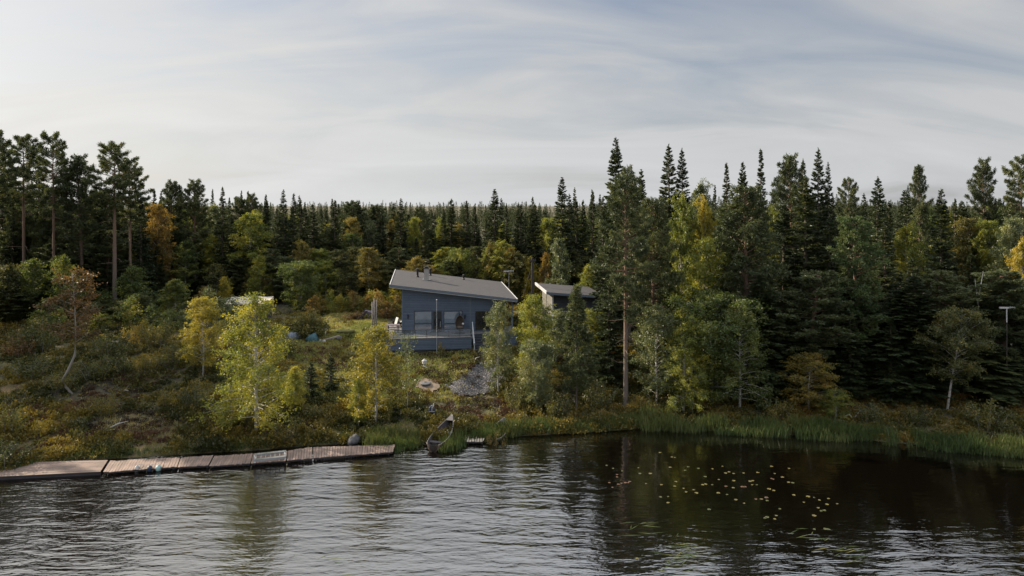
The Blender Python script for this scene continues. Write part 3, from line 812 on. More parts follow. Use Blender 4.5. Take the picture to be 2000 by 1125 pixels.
# deck round the front
ul = fac(755, 660, -1.9)[0]; ur = fac(921, 660, -1.9)[0]
deck = thing('deck', (HX, HY, HB), 'grey board deck with blue skirting along the front of the cabin', 'deck', rz=HA)
mb = MB(); mb.box(ul, ur, -1.9, WV - .031, DK - .06, DK); mb.box(ul, U0 - .03, WV - .03, 3.2, DK - .06, DK); mb.box(ur + .002, 10.6, -0.5, WV - .031, DK - .06, DK); mb.box(U1 + .02, 10.6, WV - .03, 3.0, DK - .06, DK)
mb.build('deck_floor', 'deck_boards', deck)
mb = MB(); mb.box(ul, ur, -1.93, -1.902, DK - .95, DK - .02); mb.box(ul - .03, ul - .002, -1.93, 3.2, DK - .95, DK - .02); mb.box(ur + .003, 10.6, -.53, -.502, DK - 1.4, DK - .02)
mb.build('skirting', 'siding_blue', deck)
mb = MB(); mb.box(ul - .03, ur + .02, -1.98, -1.90, DK + .001, DK + .035); mb.build('edge_board', 'wood_grey', deck)
zr_ = fac(850, 643.5, -1.85)[1]
u785 = fac(768, 650, -1.85)[0]
npost = 8; RP = []
for i in range(npost):
    mb = MB(); RP.append(mb); uu = u785 + (ur - .05 - u785) * i / (npost - 1); mb.box(uu - .022, uu + .022, -1.86, -1.816, DK + .036, zr_ - .03)
mb = MB(); mb.box(u785 - .02, ur, -1.87, -1.81, zr_ - .03, zr_ + .02); mb.box(u785 - .02, ur, -1.85, -1.83, DK + .12, DK + .15)
rail = mb.build('railing', 'trim_dark', deck)
for mb in RP: mb.build('railing_post', 'trim_dark', rail)
m, q, out = newmat('rail_glass')
b = q.n('ShaderNodeBsdfGlass'); b.inputs['Roughness'].default_value = 0.0; b.inputs['IOR'].default_value = 1.25; b.inputs['Color'].default_value = (.86, .92, .95, 1)
tr = q.n('ShaderNodeBsdfTransparent'); tr.inputs[0].default_value = (.8, .86, .9, 1); mxs = q.n('ShaderNodeMixShader'); mxs.inputs[0].default_value = .86
gl = q.n('ShaderNodeBsdfGlossy'); gl.inputs['Roughness'].default_value = .03
q.t.links.new(gl.outputs[0], mxs.inputs[1]); q.t.links.new(tr.outputs[0], mxs.inputs[2]); q.t.links.new(mxs.outputs[0], out.inputs[0])
for i in range(npost - 1):
    mb = MB(); a0 = u785 + (ur - .05 - u785) * i / (npost - 1) + .03; a1 = u785 + (ur - .05 - u785) * (i + 1) / (npost - 1) - .03
    mb.box(a0, a1, -1.844, -1.834, DK + .151, zr_ - .031)
    mb.build('glass_panel', 'rail_glass', rail)
# steps at the end of the deck
u0 = fac(927, 670, -1.4)[0]; u1 = u0 + 1.35
st_ = thing('steps', (HX, HY, HB), 'dark blue wooden steps going down from the deck behind the small birch', 'steps', rz=HA)
nst = 8
for i in range(nst):
    mb = MB(); z_ = DK - .17 * (i + 1); v_ = -.55 - .27 * i
    mb.box(u0, u1, v_ - .27, v_ + .02, z_ - .05, z_)
    mb.box(u0 + .03, u1 - .03, v_ + .0, v_ + .02, z_ + .0, z_ + .12)
    mb.build('tread', 'siding_navy', st_)
for uu in (u0 - .05, u1 + .01):
    mb = MB(); mb.hexa([(uu, -.53, DK - .4), (uu + .04, -.53, DK - .4), (uu + .04, -2.75, DK - 1.75), (uu, -2.75, DK - 1.75)], [(uu, -.53, DK - .05), (uu + .04, -.53, DK - .05), (uu + .04, -2.75, DK - 1.32), (uu, -2.75, DK - 1.32)])
    mb.build('stringer', 'siding_blue', st_)
mb = MB(); uu = u0 - .12
mb.box(uu - .04, uu + .04, -.62, -.54, DK - .4, DK + .95); mb.box(uu - .04, uu + .04, -2.78, -2.70, DK - 1.9, DK - .35)
mb.tube([(uu, -.50, DK + .98), (uu, -2.85, DK - .36)], .045, 8); mb.tube([(uu, -.56, DK + .5), (uu, -2.75, DK - .85)], .025, 6)
mb.build('handrail', 'plastic_grey', st_)

# ------------------------------------------------------------------ the smaller cabin behind the young pine
SX0, SY0 = (1068 - 1000) / FPX * 62, 62.0
SB = gz(SX0 + 3, SY0 + 2) - .1
out_ = thing('sauna_cabin', (SX0, SY0, SB), 'small dark cabin with pale gable end behind the young pine', 'cabin', rz=HA)
z0r = zpix(570.5, 62.0) - SB
sr = lambda u, v: z0r - .085 * u + .02 * v
L_, Wd = 5.4, 6.2
mb = MB(); mb.hexa([(0, 0, sr(0, 0) - .1), (L_, 0, sr(L_, 0) - .1), (L_, Wd, sr(L_, Wd) - .1), (0, Wd, sr(0, Wd) - .1)], [(0, 0, sr(0, 0)), (L_, 0, sr(L_, 0)), (L_, Wd, sr(L_, Wd)), (0, Wd, sr(0, Wd))])
r2 = mb.build('roof', 'roof_felt', out_)
mb = MB(); mb.hexa([(-.05, 0, sr(0, 0) - .2), (-.005, 0, sr(0, 0) - .2), (-.005, Wd, sr(0, Wd) - .2), (-.05, Wd, sr(0, Wd) - .2)], [(-.08, 0, sr(0, 0) + .07), (.05, 0, sr(0, 0) + .07), (.05, Wd, sr(0, Wd) + .07), (-.08, Wd, sr(0, Wd) + .07)])
mb.build('verge_board', 'trim_white', r2)
mb = MB(); mb.hexa([(0, -.04, sr(0, 0) - .22), (L_, -.04, sr(L_, 0) - .22), (L_, -.005, sr(L_, 0) - .22), (0, -.005, sr(0, 0) - .22)], [(0, -.04, sr(0, 0) - .01), (L_, -.04, sr(L_, 0) - .01), (L_, -.005, sr(L_, 0) - .01), (0, -.005, sr(0, 0) - .01)])
mb.build('fascia', 'trim_blue', r2)
mb = MB(); mb.hexa([(.62, .6, -.3), (L_ - .4, .6, -.3), (L_ - .4, Wd - .5, -.3), (.62, Wd - .5, -.3)], [(.62, .6, sr(.6, .6) - .105), (L_ - .4, .6, sr(L_ - .4, .6) - .105), (L_ - .4, Wd - .5, sr(L_ - .4, Wd - .5) - .105), (.62, Wd - .5, sr(.6, Wd - .5) - .105)])
mb.build('wall', 'siding_navy', out_)
mb = MB(); mb.hexa([(.585, .58, .1), (.615, .58, .1), (.615, Wd - .5, .1), (.585, Wd - .5, .1)], [(.585, .58, sr(.6, .6) - .12), (.615, .58, sr(.6, .6) - .12), (.615, Wd - .5, sr(.6, Wd - .5) - .12), (.585, Wd - .5, sr(.6, Wd - .5) - .12)])
mb.build('gable_wall', 'siding_pale', out_)
mb = MB(); mb.box(.58, .72, .54, .598, 0, sr(.6, .6) - .13); mb.build('corner_board', 'trim_white', out_)

# ------------------------------------------------------------------ low shed with a pale roof behind the big birch
x, D, z = atd(486, 67)
shed = thing('shed', (x, D, z - .1), 'low dark shed with pale tarpaulin roof behind the tall yellow-green birch', 'shed', rz=R(6))
zt = zpix(588, 67) - z + .1
mb = MB(); mb.box(-1.9, 1.9, -.9, 1.2, 0, zt - .22); mb.build('wall', 'wood_dark', shed)
mb = MB()
for i in range(12):
    a0 = -2.05 + i * 4.1 / 12; a1 = a0 + 4.1 / 12; s0 = .03 * math.sin(i * 1.7); s1 = .03 * math.sin(i * 1.7 + 1.7)
    mb.hexa([(a0, -1.1, zt - .24 + s0), (a1, -1.1, zt - .24 + s1), (a1, 1.4, zt + .1 + s1), (a0, 1.4, zt + .1 + s0)], [(a0, -1.1, zt - .10 + s0), (a1, -1.1, zt - .10 + s1), (a1, 1.4, zt + .24 + s1), (a0, 1.4, zt + .24 + s0)])
mb.build('roof', 'tarp_pale', shed)

# ------------------------------------------------------------------ the boardwalk along the water
TZ = 0.21
def wtop(px, py, z=TZ): D = (CAMH - z) * FPX / (py - HZ); return Vector(((px - 1000) / FPX * D, D, z))
def section(bl, br, fr, fl, label, mat, name='dock_section', cat='dock section', group='dock sections along the shore', dz=0.0, thick=.09, fasc=.09):
    P = [wtop(*p) for p in (fl, fr, br, bl)]
    ax = (P[1] - P[0]).normalized(); ang = math.atan2(ax.y, ax.x); o = P[0].copy()
    t = thing(name, (o.x, o.y, dz), label, cat, group, rz=ang)
    Mi = Matrix.Rotation(-ang, 3, 'Z')
    q4 = [Mi @ (p - o) for p in P]
    T = [(p.x, p.y, TZ) for p in q4]; B = [(p.x, p.y, TZ - thick) for p in q4]
    mb = MB()
    # individual boards with gaps
    Lx = q4[1].x
    if mat != 'platform_planks':
        n = int(Lx / .145)
        for i in range(n):
            a0 = i / n + .004 / Lx; a1 = (i + 1) / n - .010 / Lx; jit = rnd.uniform(-.008, .008); fy = rnd.uniform(-.035, .035)
            l = lambda A, Bq, t_: (A[0] + (Bq[0] - A[0]) * t_, A[1] + (Bq[1] - A[1]) * t_)
            f0 = l(q4[0], q4[1], a0); f1 = l(q4[0], q4[1], a1); b0 = l(q4[3], q4[2], a0); b1 = l(q4[3], q4[2], a1)
            z_ = TZ + jit
            mb.hexa([(f0[0], f0[1] + fy, z_ - .035), (f1[0], f1[1] + fy, z_ - .035), (b1[0], b1[1] + fy, z_ - .035), (b0[0], b0[1] + fy, z_ - .035)], [(f0[0], f0[1] + fy, z_), (f1[0], f1[1] + fy, z_), (b1[0], b1[1] + fy, z_), (b0[0], b0[1] + fy, z_)])
    else:
        n = 16
        for i in range(n):
            a0 = i / n + .002; a1 = (i + 1) / n - .004
            l = lambda A, Bq, t_: (A[0] + (Bq[0] - A[0]) * t_, A[1] + (Bq[1] - A[1]) * t_)
            f0 = l(q4[0], q4[3], a0); f1 = l(q4[1], q4[2], a0); b0 = l(q4[0], q4[3], a1); b1 = l(q4[1], q4[2], a1); z_ = TZ + rnd.uniform(-.006, .006)
            mb.hexa([(f0[0], f0[1], z_ - .035), (f1[0], f1[1], z_ - .035), (b1[0], b1[1], z_ - .035), (b0[0], b0[1], z_ - .035)], [(f0[0], f0[1], z_), (f1[0], f1[1], z_), (b1[0], b1[1], z_), (b0[0], b0[1], z_)])
    mb.build('planks', mat, t)
    mid = [(p.x, p.y) for p in q4]
    for a_, b_ in ((0, 1), (3, 2)):
        mb = MB(); A = mid[a_]; Bq = mid[b_]; s_ = .10 if a_ == 0 else -.10
        mb.hexa([(A[0] + .03, A[1] + s_, TZ - .05 - fasc), (Bq[0] - .03, Bq[1] + s_, TZ - .05 - fasc), (Bq[0] - .03, Bq[1] + s_ + .06, TZ - .05 - fasc), (A[0] + .03, A[1] + s_ + .06, TZ - .05 - fasc)],
                [(A[0] + .03, A[1] + s_, TZ - .046), (Bq[0] - .03, Bq[1] + s_, TZ - .046), (Bq[0] - .03, Bq[1] + s_ + .06, TZ - .046), (A[0] + .03, A[1] + s_ + .06, TZ - .046)])
        mb.build('beam', 'wood_dark', t)
    nn = max(2, int(Lx / 2.2) + 1)
    for i in range(nn):
        f = (.06 + .88 * i / (nn - 1))
        for a_, b_, s_ in ((0, 1, .2), (3, 2, -.2)):
            A = mid[a_]; Bq = mid[b_]; mb = MB(); mb.tube([(A[0] + (Bq[0] - A[0]) * f, A[1] + (Bq[1] - A[1]) * f + s_, -.9), (A[0] + (Bq[0] - A[0]) * f, A[1] + (Bq[1] - A[1]) * f + s_, TZ - .05)], .06, 7); mb.build('post', 'wood_dark', t)
    return t
section((-150, 907), (211, 898), (196, 921), (-150, 938), 'wide brown platform of lengthwise planks at the shaded end of the dock', 'platform_planks', 'dock_platform', 'dock', fasc=.2)
section((215, 900), (352, 893), (346, 911), (201, 922), 'dock section next to the wide platform, with fenders hanging over its edge', 'dock_planks')
section((354, 893), (417, 889), (407, 908.5), (347, 911.5), 'short dock section between the fender section and the weedy one', 'dock_planks')
section((419, 889.5), (494, 885), (489, 904), (408, 909), 'reddish dock section with weeds growing through, just before the metal ladder', 'dock_planks', dz=-.02)
section((495, 885), (562, 880), (559, 899), (490, 904), 'dock section mostly covered by the metal ladder', 'dock_planks', dz=-.01)
section((563, 880), (610, 873), (610.5, 895), (560.5, 899), 'pale clean dock section just beyond the metal ladder', 'dock_planks', dz=.01)
section((612, 873), (772, 868), (768, 882), (612, 894), 'last long dock section, littered with leaves where it meets the reeds', 'dock_planks', dz=-.01)
# small landing between the two boats
t = section((908, 849), (951, 849), (943, 862), (905, 862), 'small landing of bleached planks with wide gaps between the two boats', 'landing_planks', 'landing', 'landing stage', 'landing stage', fasc=.1)

#@@TREES@@
# ------------------------------------------------------------------ trees: (kind, x, top row, distance, crown width, label, leaf)
T = [
 # left skyline
 ('spruce_narrow', 4, 282, 74, 44, 'slim dark spruce at the far left edge of the skyline', None),
 ('spruce_narrow', 22, 305, 78, 46, 'narrow spruce second from the left edge of the skyline', None),
 ('pine_tall', 47, 272, 72, 84, 'tall dense-topped pine near the left edge of the skyline', None),
 ('spruce_ragged', 76, 312, 75, 54, 'ragged spruce between the two tallest pines on the left', None),
 ('pine_tall', 104, 268, 69, 74, 'tallest slender pine on the left with a small high crown and bare stem', None),
 ('pine', 156, 313, 70, 86, 'dense dark pine between the slender pine and the broad-crowned pine on the left', None),
 ('pine_tall', 224, 287, 69, 96, 'broad round-crowned pine, rightmost of the tall pines on the left', None),
 ('pine_tall', 254, 325, 71, 70, 'lower pine tucked against the right side of the broad-crowned pine', None),
 ('spruce_ragged', 190, 372, 75, 62, 'ragged spruce low behind the broad-crowned pine on the left', None),
 ('spruce', 276, 388, 72, 70, 'dark spruce just right of the broad-crowned pine', None),
 ('pine', 333, 360, 80, 62, 'pine with a forked-looking top, left of the small pine pair', None),
 ('spruce_narrow', 351, 362, 82, 34, 'thin spruce spire between two pines left of centre', None),
 ('pine', 380, 358, 80, 62, 'flat-topped pine left of the lone spruce spire', None),
 ('spruce', 435, 364, 80, 60, 'lone pointed spruce spire standing above the left treeline', None),
 ('pine', 468, 390, 84, 52, 'small pine right of the lone spruce spire', None),
 ('pine', 491, 384, 84, 46, 'bushy pine above the tall yellow-green birch', None),
 ('spruce_narrow', 521, 391, 84, 44, 'thin spruce left of the twin spruces', None),
 ('spruce_ragged', 554, 370, 82, 54, 'left one of the twin spruces left of the cabin', None),
 ('spruce_ragged', 574, 377, 83, 46, 'right one of the twin spruces left of the cabin', None),
 ('spruce_narrow', 587, 388, 86, 40, 'spruce tight against the right side of the twin spruces', None),
 ('spruce_ragged', 611, 398, 84, 58, 'gappy dark spruce between the twin spruces and the leaning-topped one', None),
 ('spruce_narrow', 654, 391, 84, 44, 'spruce with a crooked feathered top left of the round pines', None),
 ('spruce', 637, 410, 88, 48, 'plain spruce left of the crooked-topped spruce', None),
 ('pine', 692, 398, 90, 70, 'round flat pine top left of the cabin roof', None),
 ('pine', 733, 405, 92, 66, 'airy pine top above the golden birch left of the cabin', None),
 ('spruce_ragged', 783, 387, 84, 56, 'tall ragged spruce above the left end of the cabin roof', None),
 ('spruce_narrow', 768, 402, 88, 38, 'shorter spruce against the left side of the ragged one above the roof', None),
 ('pine', 823, 410, 92, 52, 'low pine top above the chimney', None),
 ('spruce', 849, 414, 94, 42, 'small spruce above the cabin roof, right of the chimney', None),
 ('spruce', 867, 408, 94, 38, 'smaller spruce spire left of the sharp one above the roof', None),
 ('spruce_narrow', 882, 388, 86, 50, 'sharp spruce above the middle of the cabin roof', None),
 ('spruce', 911, 391, 86, 56, 'spruce with a feathery top right of the sharp one above the roof', None),
 ('spruce', 927, 404, 87, 52, 'spruce with a side-bent tip above the round green birch', None),
 ('spruce_cone', 966, 369, 82, 64, 'tallest spruce above the right end of the cabin roof', None),
 ('spruce', 989, 399, 86, 54, 'spruce leaning on the right of the tallest one above the cabin', None),
 ('spruce_ragged', 1016, 399, 82, 60, 'blunt-topped spruce between cabin and smaller cabin', None),
 ('spruce_cone', 1045, 397, 80, 60, 'dense conical spruce above the smaller cabin', None),
 ('spruce_cone', 1098, 346, 78, 70, 'tall spruce above the pale green birch beside the smaller cabin', None),
 ('spruce_narrow', 1112, 378, 80, 42, 'spruce hugging the right side of the tall one above the pale green birch', None),
 ('spruce_narrow', 1126, 392, 84, 38, 'first of the two thin spruces right of the tall one by the smaller cabin', None),
 ('spruce_narrow', 1139, 390, 86, 34, 'second of the two thin spruces right of the tall one by the smaller cabin', None),
 ('spruce', 1158, 373, 78, 60, 'spruce between the thin pair and the tallest spruce of the picture', None),
 ('spruce_ragged', 1178, 384, 72, 56, 'spruce tucked at the left foot of the tallest spruce', None),
 # right skyline
 ('spruce_cone', 1203, 268, 68, 86, 'tallest spruce of all, standing above the right-hand shore trees', None),
 ('spruce_cone', 1252, 330, 64, 70, 'pointed spruce right behind the tall shore pine', None),
 ('pine', 1228, 336, 62, 70, 'airy pine top right of the tallest spruce', None),
 ('spruce_cone', 1306, 281, 67, 84, 'left one of the tall spruce pair above the yellow birch', None),
 ('spruce_cone', 1332, 289, 67, 70, 'right one of the tall spruce pair above the yellow birch', None),
 ('birch_tall', 1370, 357, 70, 60, 'thin-topped birch right of the tall spruce pair', 'leaf_greygreen'),
 ('spruce', 1396, 360, 72, 44, 'spruce behind the yellow birch on the right shore', None),
 ('spruce_narrow', 1419, 318, 66, 46, 'narrow spruce left of the bushy-topped one on the right', None),
 ('spruce_cone', 1451, 316, 66, 66, 'bushy-topped spruce between two narrow spires on the right', None),
 ('spruce_narrow', 1486, 291, 64, 46, 'sharp narrow spire, tallest in the right middle', None),
 ('pine', 1545, 314, 62, 82, 'dense pine left of the sharp-topped spruce group on the right', None),
 ('spruce_cone', 1568, 309, 63, 58, 'spruce in the middle of the right-hand group', None),
 ('spruce_cone', 1598, 288, 62, 74, 'sharp tallest spruce of the right-hand group', None),
 ('spruce_ragged', 1617, 316, 62, 56, 'spruce on the right flank of the right-hand group', None),
 ('pine_tall', 1657, 353, 64, 46, 'small round-topped pine standing alone between two right-hand spruces', None),
 ('spruce_cone', 1714, 344, 57, 92, 'broad dark spruce cone right of the small round-topped pine', None),
 ('pine', 1795, 333, 64, 46, 'domed pine top between two broad spruces at the right', None),
 ('spruce_ragged', 1773, 362, 63, 54, 'ragged spruce against the left of the domed pine', None),
 ('spruce_cone', 1838, 368, 55, 84, 'broad dark spruce cone right of the domed pine', None),
 ('pine', 1922, 321, 63, 62, 'tall dense dark pine near the right edge with a shaggy outline', None),
 ('pine_tall', 1995, 310, 60, 72, 'pine cut off by the right edge of the picture', None),
 ('spruce', 1876, 392, 66, 40, 'small spruce tip left of the shaggy dark pine', None),
 ('spruce', 1960, 392, 68, 44, 'small spruce tip right of the shaggy dark pine', None),
 # right wood, front rows
 ('pine_shore', 1222, 355, 47.3, 120, 'tall red-stemmed pine standing free on the shore, lit from the left', 'needle_pine'),
 ('pine_full', 1275, 395, 51, 110, 'bushy pine right behind the free-standing shore pine', None),
 ('spruce', 1178, 410, 56, 84, 'dark spruce filling the gap between smaller cabin and shore pine', None),
 ('spruce', 1190, 520, 51.5, 86, 'dark green young spruce left of the shore pine stem', None),
 ('birch_tall', 1330, 385, 55, 70, 'yellow-green birch between the bushy pine and the yellow birch', 'leaf_olive'),
 ('birch_tall', 1374, 390, 55, 56, 'bright yellow birch glowing between dark conifers', 'leaf_yellow'),
 ('birch', 1380, 470, 51, 110, 'golden-green birch under the bright yellow one', 'leaf_olive'),
 ('spruce', 1345, 400, 57.5, 62, 'dark spruce column left of the bright yellow birch', None),
 ('pine_full', 1456, 372, 50.5, 150, 'broad bushy pine with a lit orange stem low down', None),
 ('birch_round', 1400, 575, 48, 190, 'large green birch spreading over the right shore, yellow on its left side', 'leaf_green'),
 ('birch_big', 1445, 590, 47, 130, 'green birch filling the right flank of the large green birch', 'leaf_green'),
 ('birch_big', 1335, 640, 46.5, 110, 'low golden-leaved birch at the left foot of the large green birch', 'leaf_olive'),
 ('birch', 1352, 620, 47, 95, 'yellow-leaved birch at the left of the large green birch', 'leaf_olive'),
 ('birch', 1283, 600, 48, 110, 'grey-green birch right of the shore pine stem', 'leaf_greygreen'),
 ('spruce', 1430, 430, 60, 74, 'dark spruce filling behind the large green birch', None),
 ('spruce_cone', 1530, 395, 54, 110, 'large shaded spruce left of the dense right-hand group', None),
 ('spruce_cone', 1572, 345, 53, 135, 'massive dark spruce in the middle of the right wood', None),
 ('spruce_cone', 1620, 420, 52, 90, 'shaded spruce right of the massive dark one', None),
 ('pine_full', 1668, 430, 50, 120, 'pine with layered yellowish boughs on the right', 'needle_pine_bright'),
 ('spruce_cone', 1728, 440, 53, 110, 'shaded spruce right of the layered pine', None),
 ('birch_tall', 1772, 440, 58, 80, 'yellow-green birch between two broad spruces at the right', 'leaf_olive'),
 ('birch_tall', 1892, 425, 58, 70, 'orange-yellow birch below the shaggy dark pine', 'leaf_gold'),
 ('birch_tall', 1932, 430, 57, 76, 'golden birch below and right of the shaggy dark pine', 'leaf_olive'),
 ('birch_tall', 1975, 425, 54, 80, 'grey-green aspen-like birch near the right edge', 'leaf_greygreen'),
 ('birch_tall', 1998, 470, 51, 60, 'yellow birch cut by the right edge', 'leaf_yellow'),
 ('spruce', 1790, 520, 51, 100, 'low shaded spruce deep in the right wood', None),
 ('spruce', 1880, 560, 50, 100, 'shaded spruce behind the leaning birch', None),
 ('pine_full', 1960, 560, 48.5, 120, 'shaded bushy pine at the right edge above the reeds', None),
 ('birch_weep', 1850, 600, 46, 130, 'weeping green birch with a white leaning stem above the reeds', 'leaf_muted'),
 ('spruce', 1480, 560, 50, 90, 'shaded spruce behind the right side of the large green birch', None),
 ('birch', 1580, 690, 46.5, 110, 'low yellow-green birch bush overhanging the reeds', 'leaf_gold'),
 ('birch', 1632, 760, 45, 60, 'small leafy birch bush beside the bare grey branch', 'leaf_olive'),
 ('spruce', 1660, 600, 48.5, 90, 'dark spruce above the bare grey shore branch', None),
 ('spruce', 1740, 620, 47.5, 90, 'dark spruce left of the weeping birch', None),
 ('pine_young', 1126, 560, 46.2, 88, 'young pine with a dark stem standing before the smaller cabin', 'needle_pine'),
 # by the cabin
 ('birch', 1086, 606, 54, 70, 'grey-green birch hiding the foot of the smaller cabin', 'leaf_greygreen'),
 ('birch', 1150, 604, 55, 80, 'olive birch before the right end of the smaller cabin', 'leaf_olive'),
 ('birch', 973, 592, 49.3, 68, 'small grey-green birch with a white stem beside the gravel path', 'leaf_greygreen'),
 ('birch', 1042, 578, 51, 84, 'yellow birch right of the cabin, brightest in its upper half', 'leaf_olive'),
 ('birch_round', 1052, 668, 46.5, 84, 'grey-green bushy birch in front of the yellow birch right of the cabin', 'leaf_greygreen'),
 # behind the cabin
 ('birch_round', 905, 487, 80, 58, 'round yellow-green birch behind the cabin roof', 'leaf_olive'),
 ('birch_cone', 957, 474, 78, 40, 'narrow orange cone-shaped birch behind the cabin roof', 'leaf_gold'),
 ('birch_cone', 1000, 484, 77, 56, 'wider orange-gold cone birch behind the right end of the cabin', 'leaf_gold'),
 ('birch_cone', 1036, 503, 76, 44, 'gold birch beside the dark utility pole', 'leaf_yellow'),
 ('birch_cone', 1066, 495, 75, 40, 'orange birch left of the pale green birch behind the smaller cabin', 'leaf_orange'),
 ('birch_cone', 1092, 466, 74, 70, 'pale green birch rising behind the smaller cabin', 'leaf_greygreen'),
 ('birch_cone', 1148, 518, 70, 54, 'yellow-green birch at the right end of the smaller cabin', 'leaf_olive'),
 ('birch_tall', 1072, 425, 84, 60, 'golden birch in the gap right of the dense conical spruce', 'leaf_olive'),
 ('birch_tall', 775, 420, 88, 44, 'golden birch above the left end of the cabin', 'leaf_gold'),
 ('birch_tall', 808, 424, 88, 44, 'orange-green birch above the chimney', 'leaf_olive'),
 ('birch_tall', 862, 428, 90, 42, 'green-gold birch above the middle of the roof', 'leaf_olive'),
 ('birch_tall', 897, 438, 90, 40, 'yellow birch between the spruces above the roof', 'leaf_gold'),
 ('birch_tall', 984, 436, 88, 40, 'olive birch between the spruces above the right end of the roof', 'leaf_olive'),
 ('birch_tall', 690, 424, 88, 56, 'golden-orange birch under the round flat pine left of the cabin', 'leaf_gold'),
 ('birch_tall', 722, 430, 89, 46, 'grey-green birch next to the golden-orange one left of the cabin', 'leaf_greygreen'),
 ('birch_cone', 775, 548, 74, 44, 'yellow bushy birch peeking past the left corner of the cabin', 'leaf_yellow'),
 # left middle
 ('birch_tall', 488, 415, 80, 84, 'tall yellow-green birch in front of the left treeline', 'leaf_olive'),
 ('birch_cone', 508, 500, 76, 56, 'olive-brown birch below the tall yellow-green one', 'leaf_olive'),
 ('birch_round', 583, 510, 72, 84, 'bright-topped green birch standing before the dark wood left of the cabin', 'leaf_green'),
 ('birch_tall', 309, 398, 76, 60, 'orange birch in front of the dark left wood', 'leaf_orange'),
 ('birch_tall', 418, 400, 84, 60, 'green birch left of the lone spruce spire', 'leaf_greygreen'),
 ('birch_tall', 120, 420, 82, 56, 'orange birch glimpsed between the tall left pines', 'leaf_orange'),
 ('birch_tall', 362, 470, 78, 60, 'green birch with yellow tufts right of the orange birch', 'leaf_green'),
 ('birch_cone', 343, 545, 66, 74, 'bushy green birch at the edge of the left clearing', 'leaf_green'),
 ('birch_cone', 258, 520, 68, 80, 'dull green bushy birch under the broad-crowned pine', 'leaf_green'),
 ('birch_cone', 400, 560, 68, 50, 'brownish birch behind the yellow birch on the left', 'leaf_orange'),
 ('birch_cone', 440, 540, 71, 36, 'thin gold birch left of the shed', 'leaf_yellow'),
 ('birch', 397, 582, None, 84, 'yellow birch with a pale stem on the left slope', 'leaf_yellow', 735),
 ('birch_big', 501, 576, None, 186, 'largest birch on the left shore, yellow-green with a thick pale stem by the dock', 'leaf_olive', 846),
 ('birch', 735, 642, None, 112, 'golden birch by the shore in front of the cabin yard', 'leaf_yellow', 828),
 ('rowan', 146, 532, None, 88, 'rust-leaved rowan with a crooked bare stem on the left slope', 'leaf_rust', 768),
 ('spruce_young', 646, 688, None, 40, 'small dark spruce on the open slope below the yard', None, 762),
 ('spruce_young', 607, 706, None, 44, 'small bushy spruce left of the other little one on the slope', None, 778),
 ('spruce_young', 770, 770, None, 30, 'little dark spruce at the right foot of the golden shore birch', None, 816),
 ('sapling_thin', 796, 655, None, 40, 'thin grey-leaved sapling in front of the deck', 'leaf_greygreen', 800),
 ('birch_cone', 575, 715, None, 56, 'bright yellow-green young birch between the largest birch and the little spruces', 'leaf_olive', 800),
 ('birch', 700, 740, None, 40, 'low yellow-green sapling at the left foot of the golden shore birch', 'leaf_olive', 838),
 ('birch', 452, 770, None, 60, 'low yellow-green birch growth left of the largest birch stem', 'leaf_olive', 838),
]
for e in T:
    kind, px, yt, D, wd, lab, leaf = e[:7]
    plant(kind, px, yt, D if D else 0, wd, lab, None, leaf, e[7] if len(e) > 7 else None)

